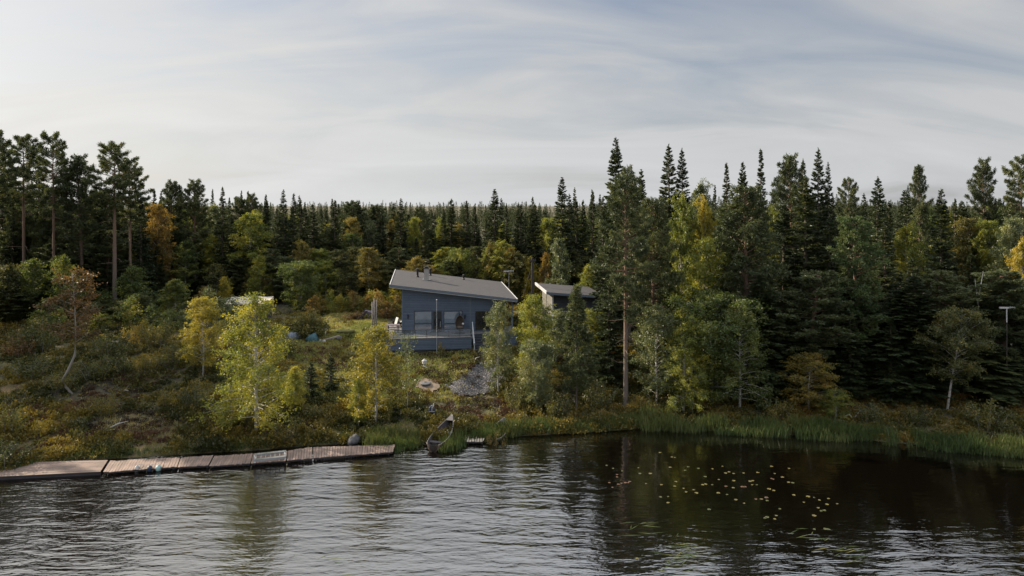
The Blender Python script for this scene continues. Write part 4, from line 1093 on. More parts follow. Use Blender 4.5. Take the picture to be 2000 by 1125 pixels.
# shrubs and saplings on the open slope
S_ = [
 ('shrub', 285, 684, 728, 50, 'leaf_gold', 'orange round bush on the left slope'),
 ('shrub', 36, 648, 700, 66, 'leaf_rust', 'rust-tipped bush near the left edge'),
 ('shrub_round', 606, 598, 660, 80, 'leaf_muted', 'dark blue-green round willow bush beside the scrap heap'),
 ('shrub', 270, 610, 675, 60, 'leaf_gold', 'gold-green bush behind the rust-leaved rowan'),
 ('shrub', 310, 610, 680, 70, 'leaf_muted', 'green bush under the bushy green birch'),
 ('shrub', 215, 640, 700, 90, 'leaf_muted', 'wide dull green bush right of the rowan crown'),
 ('shrub', 75, 610, 690, 100, 'leaf_muted', 'dark green bush between the left edge and the rowan'),
 ('shrub', 60, 690, 740, 90, 'leaf_muted', 'bluish bush below the rust-tipped one'),
 ('shrub', 120, 720, 760, 70, 'leaf_muted', 'low green bush at the left of the rowan stem'),
 ('shrub', 190, 690, 740, 90, 'leaf_muted', 'green bush right of the rowan stem'),
 ('shrub', 335, 670, 715, 70, 'leaf_muted', 'green bush left of the yellow birch on the slope'),
 ('shrub', 240, 690, 730, 60, 'leaf_muted', 'grey-green bush between the rowan and the orange bush'),
 ('shrub', 330, 752, 800, 56, 'leaf_gold', 'amber bush below the yellow birch on the slope'),
 ('shrub', 380, 745, 795, 70, 'leaf_muted', 'leafy green bush left of the largest birch crown'),
 ('shrub', 210, 760, 815, 50, 'leaf_gold', 'thin yellowish bush in the heather patch'),
 ('shrub', 137, 776, 812, 24, 'leaf_rust', 'small rusty bush at the foot of the rowan'),
 ('shrub', 15, 780, 850, 60, 'leaf_muted', 'green bush by the platform at the left edge'),
 ('shrub', 10, 850, 912, 90, 'leaf_muted', 'low dark green bush hanging over the shaded platform'),
 ('shrub', 620, 780, 820, 66, 'leaf_muted', 'green bush below the two little spruces'),
 ('shrub', 560, 820, 862, 60, 'leaf_heath', 'olive bush just above the metal ladder'),
 ('shrub', 525, 620, 680, 70, 'leaf_gold', 'yellow-green bush right of the largest birch top'),
 ('shrub', 560, 640, 700, 60, 'leaf_muted', 'dull bush left of the willow bush'),
 ('shrub', 470, 600, 665, 80, 'leaf_muted', 'green bush before the low shed'),
 ('shrub', 440, 640, 700, 60, 'leaf_rust', 'brownish bush between the yellow birch and the largest one'),
 ('shrub', 1240, 770, 800, 50, 'leaf_gold', 'small yellow-green bush at the foot of the shore pine'),
 ('shrub', 1170, 740, 795, 90, 'leaf_muted', 'green undergrowth bush left of the shore pine'),
 ('shrub', 1090, 770, 815, 70, 'leaf_muted', 'grey bush left of the young pine stem'),
 ('shrub', 1300, 765, 808, 110, 'leaf_muted', 'pale grey-green willow bush under the grey-green birch'),
 ('shrub', 1520, 770, 820, 70, 'leaf_gold', 'yellow-green bush left of the overhanging birch bush'),
 ('shrub', 1010, 740, 800, 60, 'leaf_muted', 'leafy bush between the white-stemmed birch and the bushy one'),
 ('shrub', 862, 664, 700, 20, 'leaf_heath', 'small tuft bush under the deck edge'),
 ('shrub', 890, 688, 704, 20, 'leaf_gold', 'tiny orange tuft below the deck'),
 ('shrub', 755, 598, 622, 44, 'leaf_rust', 'red-brown bush behind the deck, left of the cabin wall'),
 ('shrub', 690, 604, 626, 50, 'leaf_rust', 'brown bush left of the three poles'),
 ('shrub', 968, 836, 866, 44, 'leaf_heath', 'scrubby bush growing over the dark rowboat'),
 ('shrub', 945, 842, 862, 22, 'leaf_heath', 'small scrubby bush at the right end of the landing'),
 ('shrub', 1790, 790, 830, 60, 'leaf_muted', 'shaded bush left of the leaning white stem'),
 ('shrub', 1930, 770, 840, 90, 'leaf_muted', 'shaded bush right of the leaning white stem'),
 ('shrub', 1700, 780, 828, 60, 'leaf_muted', 'shaded bush right of the bare grey branch'),
]
for kind, px, yt, yb, wd, leaf, lab in S_:
    plant(kind, px, yt, 0, wd, lab, None, leaf, yb)
# row of young birches and spruces behind the yard
for i in range(26):
    px = 615 + i * 6.6 + rnd.uniform(-3, 3)
    lf = rnd.choice(['leaf_olive', 'leaf_olive', 'leaf_green', 'leaf_yellow', 'leaf_orange'])
    plant('sapling', px, rnd.uniform(566, 594), rnd.uniform(69, 76), rnd.uniform(16, 26), 'young birch sapling in the thicket behind the cabin yard', 'saplings behind the yard', lf)
for i in range(20):
    px = rnd.uniform(0, 480)
    D = rnd.uniform(60, 68)
    plant('sapling', px, zpix_row := HZ + (CAMH - (gz((px - 1000) / FPX * D, D) + rnd.uniform(1.3, 3.2))) / D * FPX, D, rnd.uniform(24, 44), 'green sapling in the undergrowth below the left wood', 'saplings below the left wood', rnd.choice(['leaf_green', 'leaf_green', 'leaf_olive', 'leaf_greygreen']))
# the wood behind: filler trees in depth
sky_row = lambda px: float(np.interp(px, [0, 120, 280, 330, 600, 900, 1050, 1150, 1300, 1600, 1800, 2000], [330, 345, 385, 395, 412, 418, 412, 395, 372, 372, 388, 390]))
def fill(n, x0, x1, d0, d1, lo, hi, lab, grp, mix):
    for i in range(n):
        px = x0 + (x1 - x0) * (i + rnd.random()) / n
        D = rnd.uniform(d0, d1)
        kind, leaf, wd = rnd.choice(mix)
        yt = sky_row(px) + rnd.uniform(lo, hi)
        fam = {'spruce': 'dark spruce', 'pine': 'dark pine', 'birch': 'autumn birch'}[kind.split('_')[0]]
        plant(kind, px, yt, D, rnd.uniform(.85, 1.2) * wd * 75 / D, fam + ' ' + lab, fam + ' ' + grp, leaf)
MIXC = [('spruce', None, 62), ('spruce', None, 58), ('spruce_ragged', None, 56), ('spruce_narrow', None, 44), ('pine', None, 66), ('birch_tall', 'leaf_olive', 60), ('birch_tall', 'leaf_green', 60)]
MIXD = [('spruce', None, 70), ('spruce_ragged', None, 64), ('spruce', None, 66), ('pine', None, 74)]
fill(34, 260, 1180, 88, 100, 4, 34, 'in the dense wood behind the clearing', 'in the wood behind the clearing', MIXC)
fill(26, 280, 1180, 79, 87, 30, 75, 'in the front row of the wood behind the clearing', 'in the front row of the wood', MIXC)
fill(26, 0, 300, 76, 92, 10, 60, 'in the tall shaded wood on the left', 'in the shaded left wood', MIXD)
fill(14, 0, 320, 70, 76, 70, 150, 'in the shaded edge of the left wood', 'at the edge of the left wood', MIXD)
fill(36, 1180, 2010, 64, 84, 8, 50, 'in the depth of the right wood', 'in the right wood', MIXC)
fill(16, 1480, 2010, 52, 60, 60, 170, 'in the shaded front of the right wood', 'in the shaded right wood', MIXD)
fill(44, 290, 1180, 84, 99, -34, 6, 'spire of the even treeline behind the clearing', 'spires of the even treeline', [('spruce_narrow', None, 42), ('spruce', None, 50)])
fill(16, 1470, 2010, 48, 51, 130, 270, 'low in the dark of the right wood above the reeds', 'low in the dark right wood', [('spruce_cone', None, 100), ('spruce_cone', None, 115), ('pine', None, 100)])
fill(22, 0, 300, 65, 71, 150, 235, 'in the thicket at the foot of the left wood', 'in the thicket under the left wood', [('spruce', None, 80), ('birch_cone', 'leaf_muted', 70), ('pine_full', None, 80), ('birch_cone', 'leaf_green', 66)])
fill(16, 1480, 2010, 64, 84, -16, 10, 'spire rising behind the right wood', 'spires behind the right wood', [('spruce_narrow', None, 46), ('spruce_cone', None, 64), ('spruce', None, 56)])
MIXE = [('birch_tall', 'leaf_muted', 62), ('birch_tall', 'leaf_gold', 56), ('birch_tall', 'leaf_olive', 58), ('spruce', None, 70), ('birch_tall', 'leaf_muted', 60), ('pine_full', None, 70)]
fill(34, 270, 1190, 76, 82, 55, 105, 'standing low along the foot of the wood behind the clearing', 'along the foot of the wood', MIXE)
fill(22, 0, 300, 73, 84, 60, 140, 'standing low in the shaded left wood', 'low in the shaded left wood', MIXE)
fill(26, 290, 1190, 76, 80, 110, 150, 'of low growth under the wood behind the clearing', 'of low growth under the wood', [('spruce', None, 70), ('birch_cone', 'leaf_muted', 60), ('birch_cone', 'leaf_gold', 50)])
# trees just past the left edge of the frame whose shade falls across the left slope
for x, D, h, kd, lab in ((-45, 51, 16, 'pine', 'pine beyond the left end of the platform'), (-44, 56, 17, 'spruce_ragged', 'ragged spruce at the left rim of the slope'), (-50, 62.5, 16, 'pine_full', 'full bushy pine at the left rim of the slope'), (-47, 56, 15, 'pine_full', 'bushy pine behind the left rim of the slope'), (-51, 55, 17, 'pine_full', 'outer bushy pine on the left shore'), (-49, 60, 18, 'spruce', 'second spruce at the left rim of the slope'), (-50, 66, 18, 'pine_tall', 'tall pine at the left rim of the slope'), (-53, 50, 17, 'spruce', 'outermost spruce on the left shore')):
    plant(kd, 1000 + x / D * FPX, HZ + (CAMH - gz(x, D) - h) / D * FPX, D, None, lab)
# far wood, one mass of treetops behind the last rows
fq = []; fv = []
g = np.random.default_rng(99)
_, Qs, vs_, Hs, Ws = spruce_proto(77, 15, 1.9, 0.20, 0.4, 0.22, 0.85)
sel = g.random(len(Qs)) < 0.22
Qf = Qs[sel]; Qf = Qf.mean(1, keepdims=True) + (Qf - Qf.mean(1, keepdims=True)) * 2.1; vf = vs_[sel]
for i in range(1800):
    farr = i >= 620
    D = g.uniform(330, 640) if farr else 102 + 220 * g.random() ** 1.3
    px = g.uniform(-80, 2080); x = (px - 1000) / FPX * D
    row = min(sky_row(px) + 8, 409) if not farr else 399
    h = (zpix(row + g.normal() * 3.0, D) - gz(x, D)) * (g.uniform(.80, 1.02) if not farr else g.uniform(.92, 1.08)); s_ = h / Hs; wsc = s_ * g.uniform(1.0, 1.6)
    th = g.random() * 6.28; c_, s2 = math.cos(th), math.sin(th)
    V, vv = (Qf, vf) if farr else (Qs, vs_)
    xx = V[..., 0] * c_ - V[..., 1] * s2; yy = V[..., 0] * s2 + V[..., 1] * c_
    fq.append(np.stack([xx * wsc + x, yy * wsc + D, V[..., 2] * s_ + gz(x, D)], -1)); fv.append(vv)
o = bpy.data.objects.new('far_forest', quadmesh('far_forest', np.concatenate(fq), np.concatenate(fv), 'needle_spruce')); COL.objects.link(o); tag(o, 'far conifer wood behind the last rows', 'forest', kind='stuff')

#@@COVER@@
# ------------------------------------------------------------------ ground cover (stuff)
def inpoly(x, y, P):
    c = np.zeros(x.shape, bool); j = len(P) - 1
    for i in range(len(P)):
        cond = ((P[i][1] > y) != (P[j][1] > y)) & (x < (P[j][0] - P[i][0]) * (y - P[i][1]) / (P[j][1] - P[i][1] + 1e-9) + P[i][0])
        c ^= cond; j = i
    return c
PG = [at(*p)[:2] for p in GRAVEL]; PS = [at(*p)[:2] for p in SAND]
HPOLY = [hw(-.8, -1.95), hw(10.7, -1.95), hw(10.7, 12), hw(-.8, 12)]
def scatter(n, x0, x1, d0, d1, g):
    x = g.uniform(x0, x1, n); d = d0 + (d1 - d0) * g.random(n) ** 1.4; y = shore(x) + d
    k_ = ~(((inpoly(x, y, PG) | inpoly(x, y, PS)) & (g.random(len(x)) < .9)) | inpoly(x, y, HPOLY))
    return x[k_], y[k_], d[k_]
g = np.random.default_rng(5)
# low heath bushes: mounds of small leaves
def mounds(name, mat, x, y, d, rad, hgt, K, g, ls, lab):
    N = len(x)
    z = ground(x, y)
    dirs = unit(g.normal(size=(N, K, 3)) * np.array([1, 1, .8])); dirs[..., 2] = np.abs(dirs[..., 2])
    rr_ = g.uniform(0.55, 1.05, (N, K, 1))
    c = dirs * rr_ * np.stack([rad, rad, hgt], -1)[:, None, :] + np.stack([x, y, z - .02], -1)[:, None, :]
    c = c.reshape(-1, 3)
    dd = (dirs + g.normal(size=(N, K, 3)) * .6 + np.array([0, 0, .5])).reshape(-1, 3)
    n_ = N * K
    Q = leaves(c, dd, g.uniform(.045, .085, n_) * ls, g.uniform(.022, .042, n_) * ls, g, upbias=.5)
    mv = np.clip(vnoise(x * .5 + 3, y * .5 + 8) * 1.2 - .1 + g.normal(size=N) * .24, 0, 1)
    var = np.clip(mv[:, None] * .75 + g.random((N, K)) * .3, 0, 1).ravel()
    o = bpy.data.objects.new(name, quadmesh(name, Q, var, mat)); COL.objects.link(o)
    tag(o, lab, 'ground cover', kind='stuff')
x, y, d = scatter(7200, -52, 12, .15, 32, g)
keep = ((vnoise(x * .28 + 20, y * .28) > .36) | (x < -30)) & ~((x > -19) & (x < -2) & (y > 48) & (g.random(len(x)) < .85))
x, y, d = x[keep], y[keep], d[keep]
far = np.clip(d / 14, 0, 1)
mounds('heath', 'leaf_heath', x, y, d, g.uniform(.2, .62, len(x)), g.uniform(.14, .70, len(x)) * (1.1 - .3 * far), 110, g, 1.25, 'low olive and brown heath growing over the slope')
x, y, d = scatter(2600, -36, 4, 1.5, 16, g)
keep = (vnoise(x * .22 + 40, y * .3 + 11) > .48)
x, y, d = x[keep], y[keep], d[keep]
mounds('heather', 'leaf_heather', x, y, d, g.uniform(.2, .5, len(x)), g.uniform(.12, .3, len(x)), 100, g, .8, 'reddish brown heather in patches on the slope')
x, y, d = scatter(2600, 6, 36, .3, 16, g)
mounds('undergrowth', 'leaf_heath', x, y, d, g.uniform(.25, .6, len(x)), g.uniform(.15, .45, len(x)), 80, g, 1.1, 'low undergrowth beneath the trees on the right shore')
# grass tufts
def blades(name, mat, x, y, z, hgt, K, g, spread, wid, bend, lab, tone=None):
    N = len(x); n_ = N * K
    b0 = np.stack([x, y, z], -1)[:, None, :] + np.concatenate([g.normal(size=(N, K, 2)) * spread, np.zeros((N, K, 1))], -1)
    h = (np.asarray(hgt)[:, None] * g.uniform(.6, 1.1, (N, K)))[..., None]
    lean = np.concatenate([g.normal(size=(N, K, 2)) * bend, np.ones((N, K, 1))], -1)
    tip = b0 + lean * h
    sdv = unit(np.concatenate([g.normal(size=(N, K, 2)), np.zeros((N, K, 1))], -1)) * wid
    mid = b0 + lean * h * .5 * np.array([.7, .7, 1.1])
    V = np.stack([b0 - sdv * .5, mid + sdv, tip, mid - sdv], 2).reshape(-1, 4, 3)
    tv = vnoise(x * .45 + 31, y * .45 + 2) if tone is None else tone
    var = np.clip(np.asarray(tv)[:, None] * .7 + g.random((N, K)) * .4, 0, 1).ravel()
    o = bpy.data.objects.new(name, quadmesh(name, V, var, mat)); COL.objects.link(o); tag(o, lab, 'grass', kind='stuff')
x, y, d = scatter(11000, -54, 14, .1, 36, g)
blades('grass', 'grass_blades', x, y, ground(x, y) - .02, g.uniform(.10, .30, len(x)), 11, g, .12, .014, .45, 'dry yellow-green grass between the heath and in the yard')
xy = g.uniform(-22, -3, 15000); yy = g.uniform(47.5, 73, 15000)
k_ = ~(((inpoly(xy, yy, PG) | inpoly(xy, yy, PS)) & (g.random(len(xy)) < .9)) | inpoly(xy, yy, HPOLY)); xy, yy = xy[k_], yy[k_]
blades('yard_grass', 'lawn_blades', xy, yy, ground(xy, yy) - .02, g.uniform(.08, .24, len(xy)), 10, g, .14, .018, .5, 'short green and yellow grass of the cabin yard', np.clip(vnoise(xy * .3, yy * .5) * .8, 0, 1))
# reeds and sedge along the water
def reedband(n, x0, x1, d0, d1, h0, h1, g):
    x = g.uniform(x0, x1, n); d = g.uniform(d0, d1, n); return x, shore(x) + d, g.uniform(h0, h1, n)
parts = [reedband(3400, 8.5, 36, -.7, 1.1, .35, 1.25, g), reedband(800, .6, 9, .1, 1.2, .3, .7, g), reedband(150, -2.6, -.9, -.9, .1, .6, 1.0, g), reedband(90, -.9, .4, -.2, .8, .6, 1.0, g), reedband(300, -8.8, -5.6, -.8, .8, .6, 1.05, g), reedband(170, -4.15, -3.0, -1.1, .4, .55, 1.0, g), reedband(240, -28, -7, .1, .5, .25, .5, g), reedband(60, -8.8, -6.5, -1.6, -.3, .3, .5, g), reedband(160, -2, .6, .1, .9, .4, .7, g)]
x = np.concatenate([p[0] for p in parts]); y = np.concatenate([p[1] for p in parts]); h = np.concatenate([p[2] for p in parts])
k_ = ~((x > 17.2) & (x < 17.9)) & ((x < 8.5) | (vnoise(x * .9, y * 1.6) > .30)); x, y, h = x[k_], y[k_], h[k_]; h = h * (.62 + .46 * vnoise(x * .6 + 5, y * .6))
blades('reeds', 'reed_blades', x, y, np.maximum(ground(x, y), -.05) - .05, h, 10, g, .14, .018, .20, 'tall green sedge standing along the water edge')
# floating grass blades in the shallows
cl = [(1335, 1075, 26), (1345, 1085, 22), (1310, 1100, 16), (1270, 1030, 12), (1580, 1045, 16), (1650, 1080, 14), (1655, 1090, 12), (655, 1085, 10), (1215, 1020, 8)]
V = []; var = []
for px, py, n in cl:
    c0 = wtop(px, py, 0.0)
    for i in range(n // 2):
        p = Vector((c0.x + rnd.gauss(0, .35), c0.y + rnd.gauss(0, .5), .012)); a_ = rnd.gauss(.5, .5); L = rnd.uniform(.25, .6)
        dv = Vector((math.cos(a_) * L, math.sin(a_) * L * .6, 0)); sv = Vector((-dv.y, dv.x, 0)).normalized() * .016
        V.append([p - dv, p + sv + Vector((0, 0, .006)), p + dv, p - sv]); var.append(rnd.random())
o = bpy.data.objects.new('water_grass', quadmesh('water_grass', np.array([[list(p) for p in q_] for q_ in V]), np.array(var), 'reed_blades')); COL.objects.link(o)
tag(o, 'loose green water grass lying on the surface of the lake', 'water grass', kind='stuff')

#@@OBJ@@
# ------------------------------------------------------------------ smaller things
def blob(mb, c, r, seed, n=10, m_=7, flat=0.0):
    """rounded uneven lump"""
    o = len(mb.v)
    for i in range(m_ + 1):
        ph = PI * i / m_
        for j in range(n):
            th = 2 * PI * j / n
            k_ = 1 + .32 * (float(vnoise(seed * 7.3 + 2 * math.cos(th) * math.sin(ph) + 9, 2 * math.sin(th) * math.sin(ph) + 3 * math.cos(ph) + 11)) - .5) * 2
            mb.v.append((c[0] + r[0] * k_ * math.sin(ph) * math.cos(th), c[1] + r[1] * k_ * math.sin(ph) * math.sin(th), c[2] + r[2] * k_ * math.cos(ph)))
    for i in range(m_):
        for j in range(n):
            a0 = o + i * n + j; a1 = o + i * n + (j + 1) % n
            mb.f.append((a0, a0 + n, a1 + n, a1))
    return mb

def single(name, mb, mat, loc, label, cat, rz=0, group=None, smooth=True):
    o = mb.build(name, mat, None, smooth, loc); o.rotation_euler = (0, 0, rz)
    return tag(o, label, cat, group)

def rock(px, py, wid, hh, label, mat='boulder', seed=1, group=None):
    x, D, z = at(px, py); r = wpx(wid, D) / 2
    single('boulder', blob(MB(), (0, 0, r * hh * .55), (r, r * .8, r * hh), seed, 14, 9), mat, (x, D, z), label, 'boulder', rnd.random() * 6, group)
rock(690, 866, 28, .75, 'dark grey boulder at the back edge of the last dock section', seed=3)
rock(662, 664, 14, .7, 'dark grey boulder at the right end of the scrap heap', seed=5)
rock(898, 829, 17, .6, 'dark boulder by the bow of the wooden rowboat', seed=8)
rock(623, 667, 11, .6, 'pale boulder at the front of the scrap heap', 'boulder_pale', 9)
rock(633, 669, 8, .7, 'little pale boulder next to the other pale one at the scrap heap', 'boulder_pale', 10)
rock(586, 655, 9, .7, 'small whitish boulder left of the teal tarpaulin', 'boulder_pale', 12)
rock(872, 755, 7, .8, 'small dark boulder at the left tip of the gravel path', seed=14)
rock(1133, 652, 9, .7, 'small white boulder under the young pine', 'boulder_pale', 15)

# aluminium ladder lying on the dock
P = [wtop(*p, .42) for p in ((496, 889), (559, 882), (559, 895), (496, 902))]
o0 = P[3]; ax = P[2] - P[3]; ang = math.atan2(ax.y, ax.x); L = ax.length; dep = (P[0] - P[3]).length
t = thing('boarding_ladder', (o0.x, o0.y, .345), 'silver metal boarding ladder lying flat on the dock', 'ladder', rz=ang)
for yy_ in (.12, dep - .12):
    mb = MB(); mb.box(0, L, yy_ - .09, yy_ + .09, .06, .16); mb.box(0, L, yy_ - .11, yy_ + .11, .161, .175); mb.build('rail', 'steel', t)
for i in range(7): a_ = .1 + (L - .2) * i / 6; mb = MB(); mb.box(a_ - .02, a_ + .02, .21, dep - .21, .08, .13); mb.build('rung', 'steel', t)
for a_ in (.03, L - .06):
    mb = MB(); mb.box(a_ - .03, a_ + .06, -.02, dep + .02, .01, .058); mb.tube([(a_, 0, .176), (a_, 0, .34), (a_, .1, .38)], .02, 6)
    mb.build('bracket', 'trim_white', t)
# fenders over the dock edge
for px, py, mat, lab, wd in ((268, 913, 'plastic_grey', 'grey fender hanging over the dock edge', 11), (293, 913, 'plastic_navy', 'navy bag-like fender hanging over the dock edge', 12), (310, 912, 'plastic_teal', 'pale teal fender hanging over the dock edge', 13)):
    p = wtop(px, py, .22); r = wpx(wd, p.y) / 2.4
    t = thing('fender', (p.x, p.y - .02, .16), lab, 'fender', 'fenders on the dock edge', rz=rnd.uniform(-.5, .5))
    mb = MB(); mb.lathe([(.03, -.16), (r * .75, -.13), (r, -.04), (r, .06), (r * .7, .13), (.035, .16), (.03, .19)], 12); mb.build('body', mat, t, True)
    mb = MB(); mb.tube([(0, 0, .18), (0, .10, .19), (.05, .35, .11)], .012, 5); mb.build('rope', 'trim_white', t)

# rowboats
def rowboat(bow, stern, beam, mat, inner, label, lift=.35):
    d = Vector(bow) - Vector(stern); L = d.length; ang = math.atan2(d.y, d.x)
    t = thing('rowboat', tuple(stern), label, 'rowboat', rz=ang)
    t.rotation_euler = (0, -math.asin(d.z / L), ang)
    n = 14; prof = []
    for i in range(n + 1):
        s_ = i / n
        w_ = beam / 2 * (math.sin(PI * min(1, .22 + s_ * .78)) ** .8 if s_ > .0 else .62) * (1 if s_ < .97 else .5)
        w_ = max(w_, .03)
        zt_ = .42 + .42 * s_ ** 3 + .10 * (1 - s_) ** 3; zb_ = .02 + .5 * max(0, s_ - .72) ** 1.5 / .28 ** 1.5 * .6
        prof.append((s_ * L, w_, zt_, zb_))
    def hullmesh(sc, name, mat, thick):
        mb = MB()
        for x_, w_, zt_, zb_ in prof:
            w2 = max(.012, w_ - thick)
            mb.v += [(x_, -w2, zt_ - thick * .2), (x_, -w2 * .86, zb_ + (zt_ - zb_) * .45 + thick * .5), (x_, -w2 * .45, zb_ + .05 + thick), (x_, 0, zb_ + thick), (x_, w2 * .45, zb_ + .05 + thick), (x_, w2 * .86, zb_ + (zt_ - zb_) * .45 + thick * .5), (x_, w2, zt_ - thick * .2)]
        for i in range(n):
            for j in range(6): a0 = i * 7 + j; mb.f.append((a0, a0 + 7, a0 + 8, a0 + 1))
        mb.f.append(tuple(range(7))); mb.f.append(tuple(range(n * 7, n * 7 + 7)))
        return mb.build(name, mat, t, True)
    hullmesh(1, 'hull', mat, 0.0); hullmesh(1, 'lining', inner, .035)
    for sgn in (-1, 1):
        mb = MB(); mb.tube([(x_, sgn * w_, zt_ + .01) for x_, w_, zt_, zb_ in prof], .018, 6); mb.build('gunwale', 'wood_grey', t)
    for f in (.28, .58):
        i = int(f * n); x_, w_, zt_, zb_ = prof[i]
        mb = MB(); mb.box(x_ - .11, x_ + .11, -w_ + .04, w_ - .04, zt_ - .16, zt_ - .13); mb.build('thwart', 'fabric_white' if f > .5 else inner, t)
    mb = MB(); a_, b_ = prof[-3], prof[-1]; mb.add([(a_[0], -a_[1] + .02, a_[2] + .012), (a_[0], a_[1] - .02, a_[2] + .012), (b_[0], b_[1], b_[2] + .012), (b_[0], -b_[1], b_[2] + .012), (a_[0], -a_[1] + .02, a_[2] - .02), (a_[0], a_[1] - .02, a_[2] - .02), (b_[0], b_[1], b_[2] - .02), (b_[0], -b_[1], b_[2] - .02)], [(0, 1, 2, 3), (7, 6, 5, 4), (0, 4, 5, 1), (1, 5, 6, 2), (2, 6, 7, 3), (3, 7, 4, 0)])
    mb.build('foredeck', 'boat_pale' if mat != 'boat_dark' else 'plastic_navy', t)
    return t
bx = ((884 - 1000) / FPX * 43.6, 43.6); sx_ = ((846 - 1000) / FPX * 40.3, 40.3)
rowboat((bx[0], bx[1], gz(*bx) + .02), (sx_[0], sx_[1], -.06), 1.15, 'boat_wood', 'wood_dark', 'weathered wooden rowboat with pale bow pulled up into the reeds')
bx = ((986 - 1000) / FPX * 44.4, 44.4); sx_ = ((958 - 1000) / FPX * 42.0, 42.0)
rowboat((bx[0], bx[1], gz(*bx) - .32), (sx_[0], sx_[1], -.30), 1.2, 'boat_dark', 'boat_dark', 'dark blue-black rowboat half hidden in growth right of the landing')

# white stake with life jacket
x, D, z = at(843, 815)
mb = MB(); mb.tube([(0, 0, -.2), (.06, 0, .6), (.14, 0, zpix(788, D) - z)], [.035, .03, .022], 8)
single('stake', mb, 'trim_white', (x, D, z), 'white leaning stake standing in the heather above the rowboat', 'stake')
t = thing('life_jacket', (x + .02, D - .06, z + .42), 'navy blue life jacket hung on the white stake', 'life jacket')
mb = MB(); blob(mb, (-.10, 0, .0), (.10, .07, .30), 2); blob(mb, (.11, .0, -.02), (.09, .07, .28), 4); mb.build('panel', 'plastic_navy', t, True)
mb = MB(); mb.box(-.2, .2, -.085, -.07, -.06, -.01); mb.tube([(-.12, 0, .26), (0, 0, .34), (.12, 0, .26)], .025, 6); mb.build('strap', 'plastic_grey', t)

# well cover, garden lantern, driftwood arch
x, D, z = at(831, 753)
t = thing('well_cover', (x, D, z), 'grey round well cover on the bare sand patch', 'well cover')
mb = MB(); mb.lathe([(.34, -.15), (.34, .10), (.33, .13)], 24); mb.build('ring', 'concrete', t)
mb = MB(); mb.lathe([(.40, .132), (.41, .16), (.30, .20), (.1, .22)], 24); lid = mb.build('lid', 'concrete', t)
mb = MB(); mb.tube([(-.08, 0, .20), (-.08, 0, .26), (.08, 0, .26), (.08, 0, .20)], .015, 6); mb.build('handle', 'black_metal', lid)
x, D, z = at(829, 718)
t = thing('garden_lantern', (x, D, z), 'small white stone lantern in the grass below the deck', 'lantern')
mb = MB(); mb.lathe([(.16, -.05), (.16, .06), (.08, .10), (.08, .26)], 10); mb.build('base', 'boulder_pale', t)
mb = MB(); mb.lathe([(.15, .262), (.17, .30), (.15, .48)], 8); mb.build('body', 'trim_white', t)
mb = MB(); mb.lathe([(.22, .482), (.20, .52), (.05, .62), (.02, .66)], 8); mb.build('cap', 'boulder_pale', t)
x, D, z = at(928, 711)
mb = MB(); mb.tube([(0, 0, -.1), (-.06, 0, .25), (.1, 0, .48), (.35, .05, .55)], [.05, .045, .035, .02], 7)
single('driftwood', mb, 'wood_dead', (x, D, z), 'pale curved driftwood standing at the top of the gravel path', 'driftwood')

# things on and behind the deck
def dpos(u, v): p = hw(u, v); return (p[0], p[1], HB + DK + .001)
ut = fac(768, 655, 0.6)[0]
t = thing('picnic_table', dpos(ut, .7), 'dark picnic table with benches on the left end of the deck', 'table', rz=HA)
mb = MB(); mb.box(-.55, .55, -.35, .35, .66, .71); mb.build('table_top', 'wood_violet', t)
for sgn in (-1, 1):
    mb = MB(); mb.box(-.55, .55, sgn * .62 - .12, sgn * .62 + .12, .40, .44); mb.build('bench', 'wood_violet', t)
    mb = MB(); mb.tube([(sgn * .4, -.6, 0), (sgn * .4, -.2, .66)], .035, 6); mb.tube([(sgn * .4, .6, 0), (sgn * .4, .2, .66)], .035, 6); mb.box(sgn * .4 - .03, sgn * .4 + .03, -.7, .7, .34, .395); mb.build('leg', 'wood_dark', t)
x, D, z = atd(776, 64.5)
t = thing('fire_bowl', (x, D, z), 'dark iron fire bowl on the lawn beside the deck', 'fire bowl')
zb_ = zpix(630, 64.5) - z
mb = MB(); mb.lathe([(.12, zb_ - .28), (.42, zb_ - .12), (.55, zb_ + .1), (.50, zb_ + .1), (.38, zb_ - .08)], 18); mb.build('bowl', 'black_metal', t)
for k_ in range(3):
    a_ = k_ * 2.09; mb = MB(); mb.tube([(.5 * math.cos(a_), .5 * math.sin(a_), -.05), (.25 * math.cos(a_), .25 * math.sin(a_), zb_ - .18)], .03, 6); mb.build('leg', 'black_metal', t)
x, D, z = atd(766, 63.5)
t = thing('deck_chair', (x, D, z), 'white slanting garden chair on the lawn beside the deck', 'chair', rz=R(-60))
zs = zpix(638, 63.5) - z; zt = zpix(623, 63.5) - z
mb = MB(); mb.hexa([(-.28, -.25, zs), (.28, -.25, zs), (.28, .25, zs - .06), (-.28, .25, zs - .06)], [(-.28, -.25, zs + .04), (.28, -.25, zs + .04), (.28, .25, zs - .02), (-.28, .25, zs - .02)]); mb.build('seat', 'fabric_white', t)
mb = MB(); mb.hexa([(-.28, .25, zs), (.28, .25, zs), (.28, .30, zs), (-.28, .30, zs)], [(-.28, .5, zt + .1), (.28, .5, zt + .1), (.28, .55, zt + .1), (-.28, .55, zt + .1)]); mb.build('backrest', 'fabric_white', t)
for a_ in (-.24, .24):
    for b_ in (-.22, .24): mb = MB(); mb.tube([(a_, b_, -.1), (a_, b_, zs)], .025, 5); mb.build('leg', 'wood_grey', t)

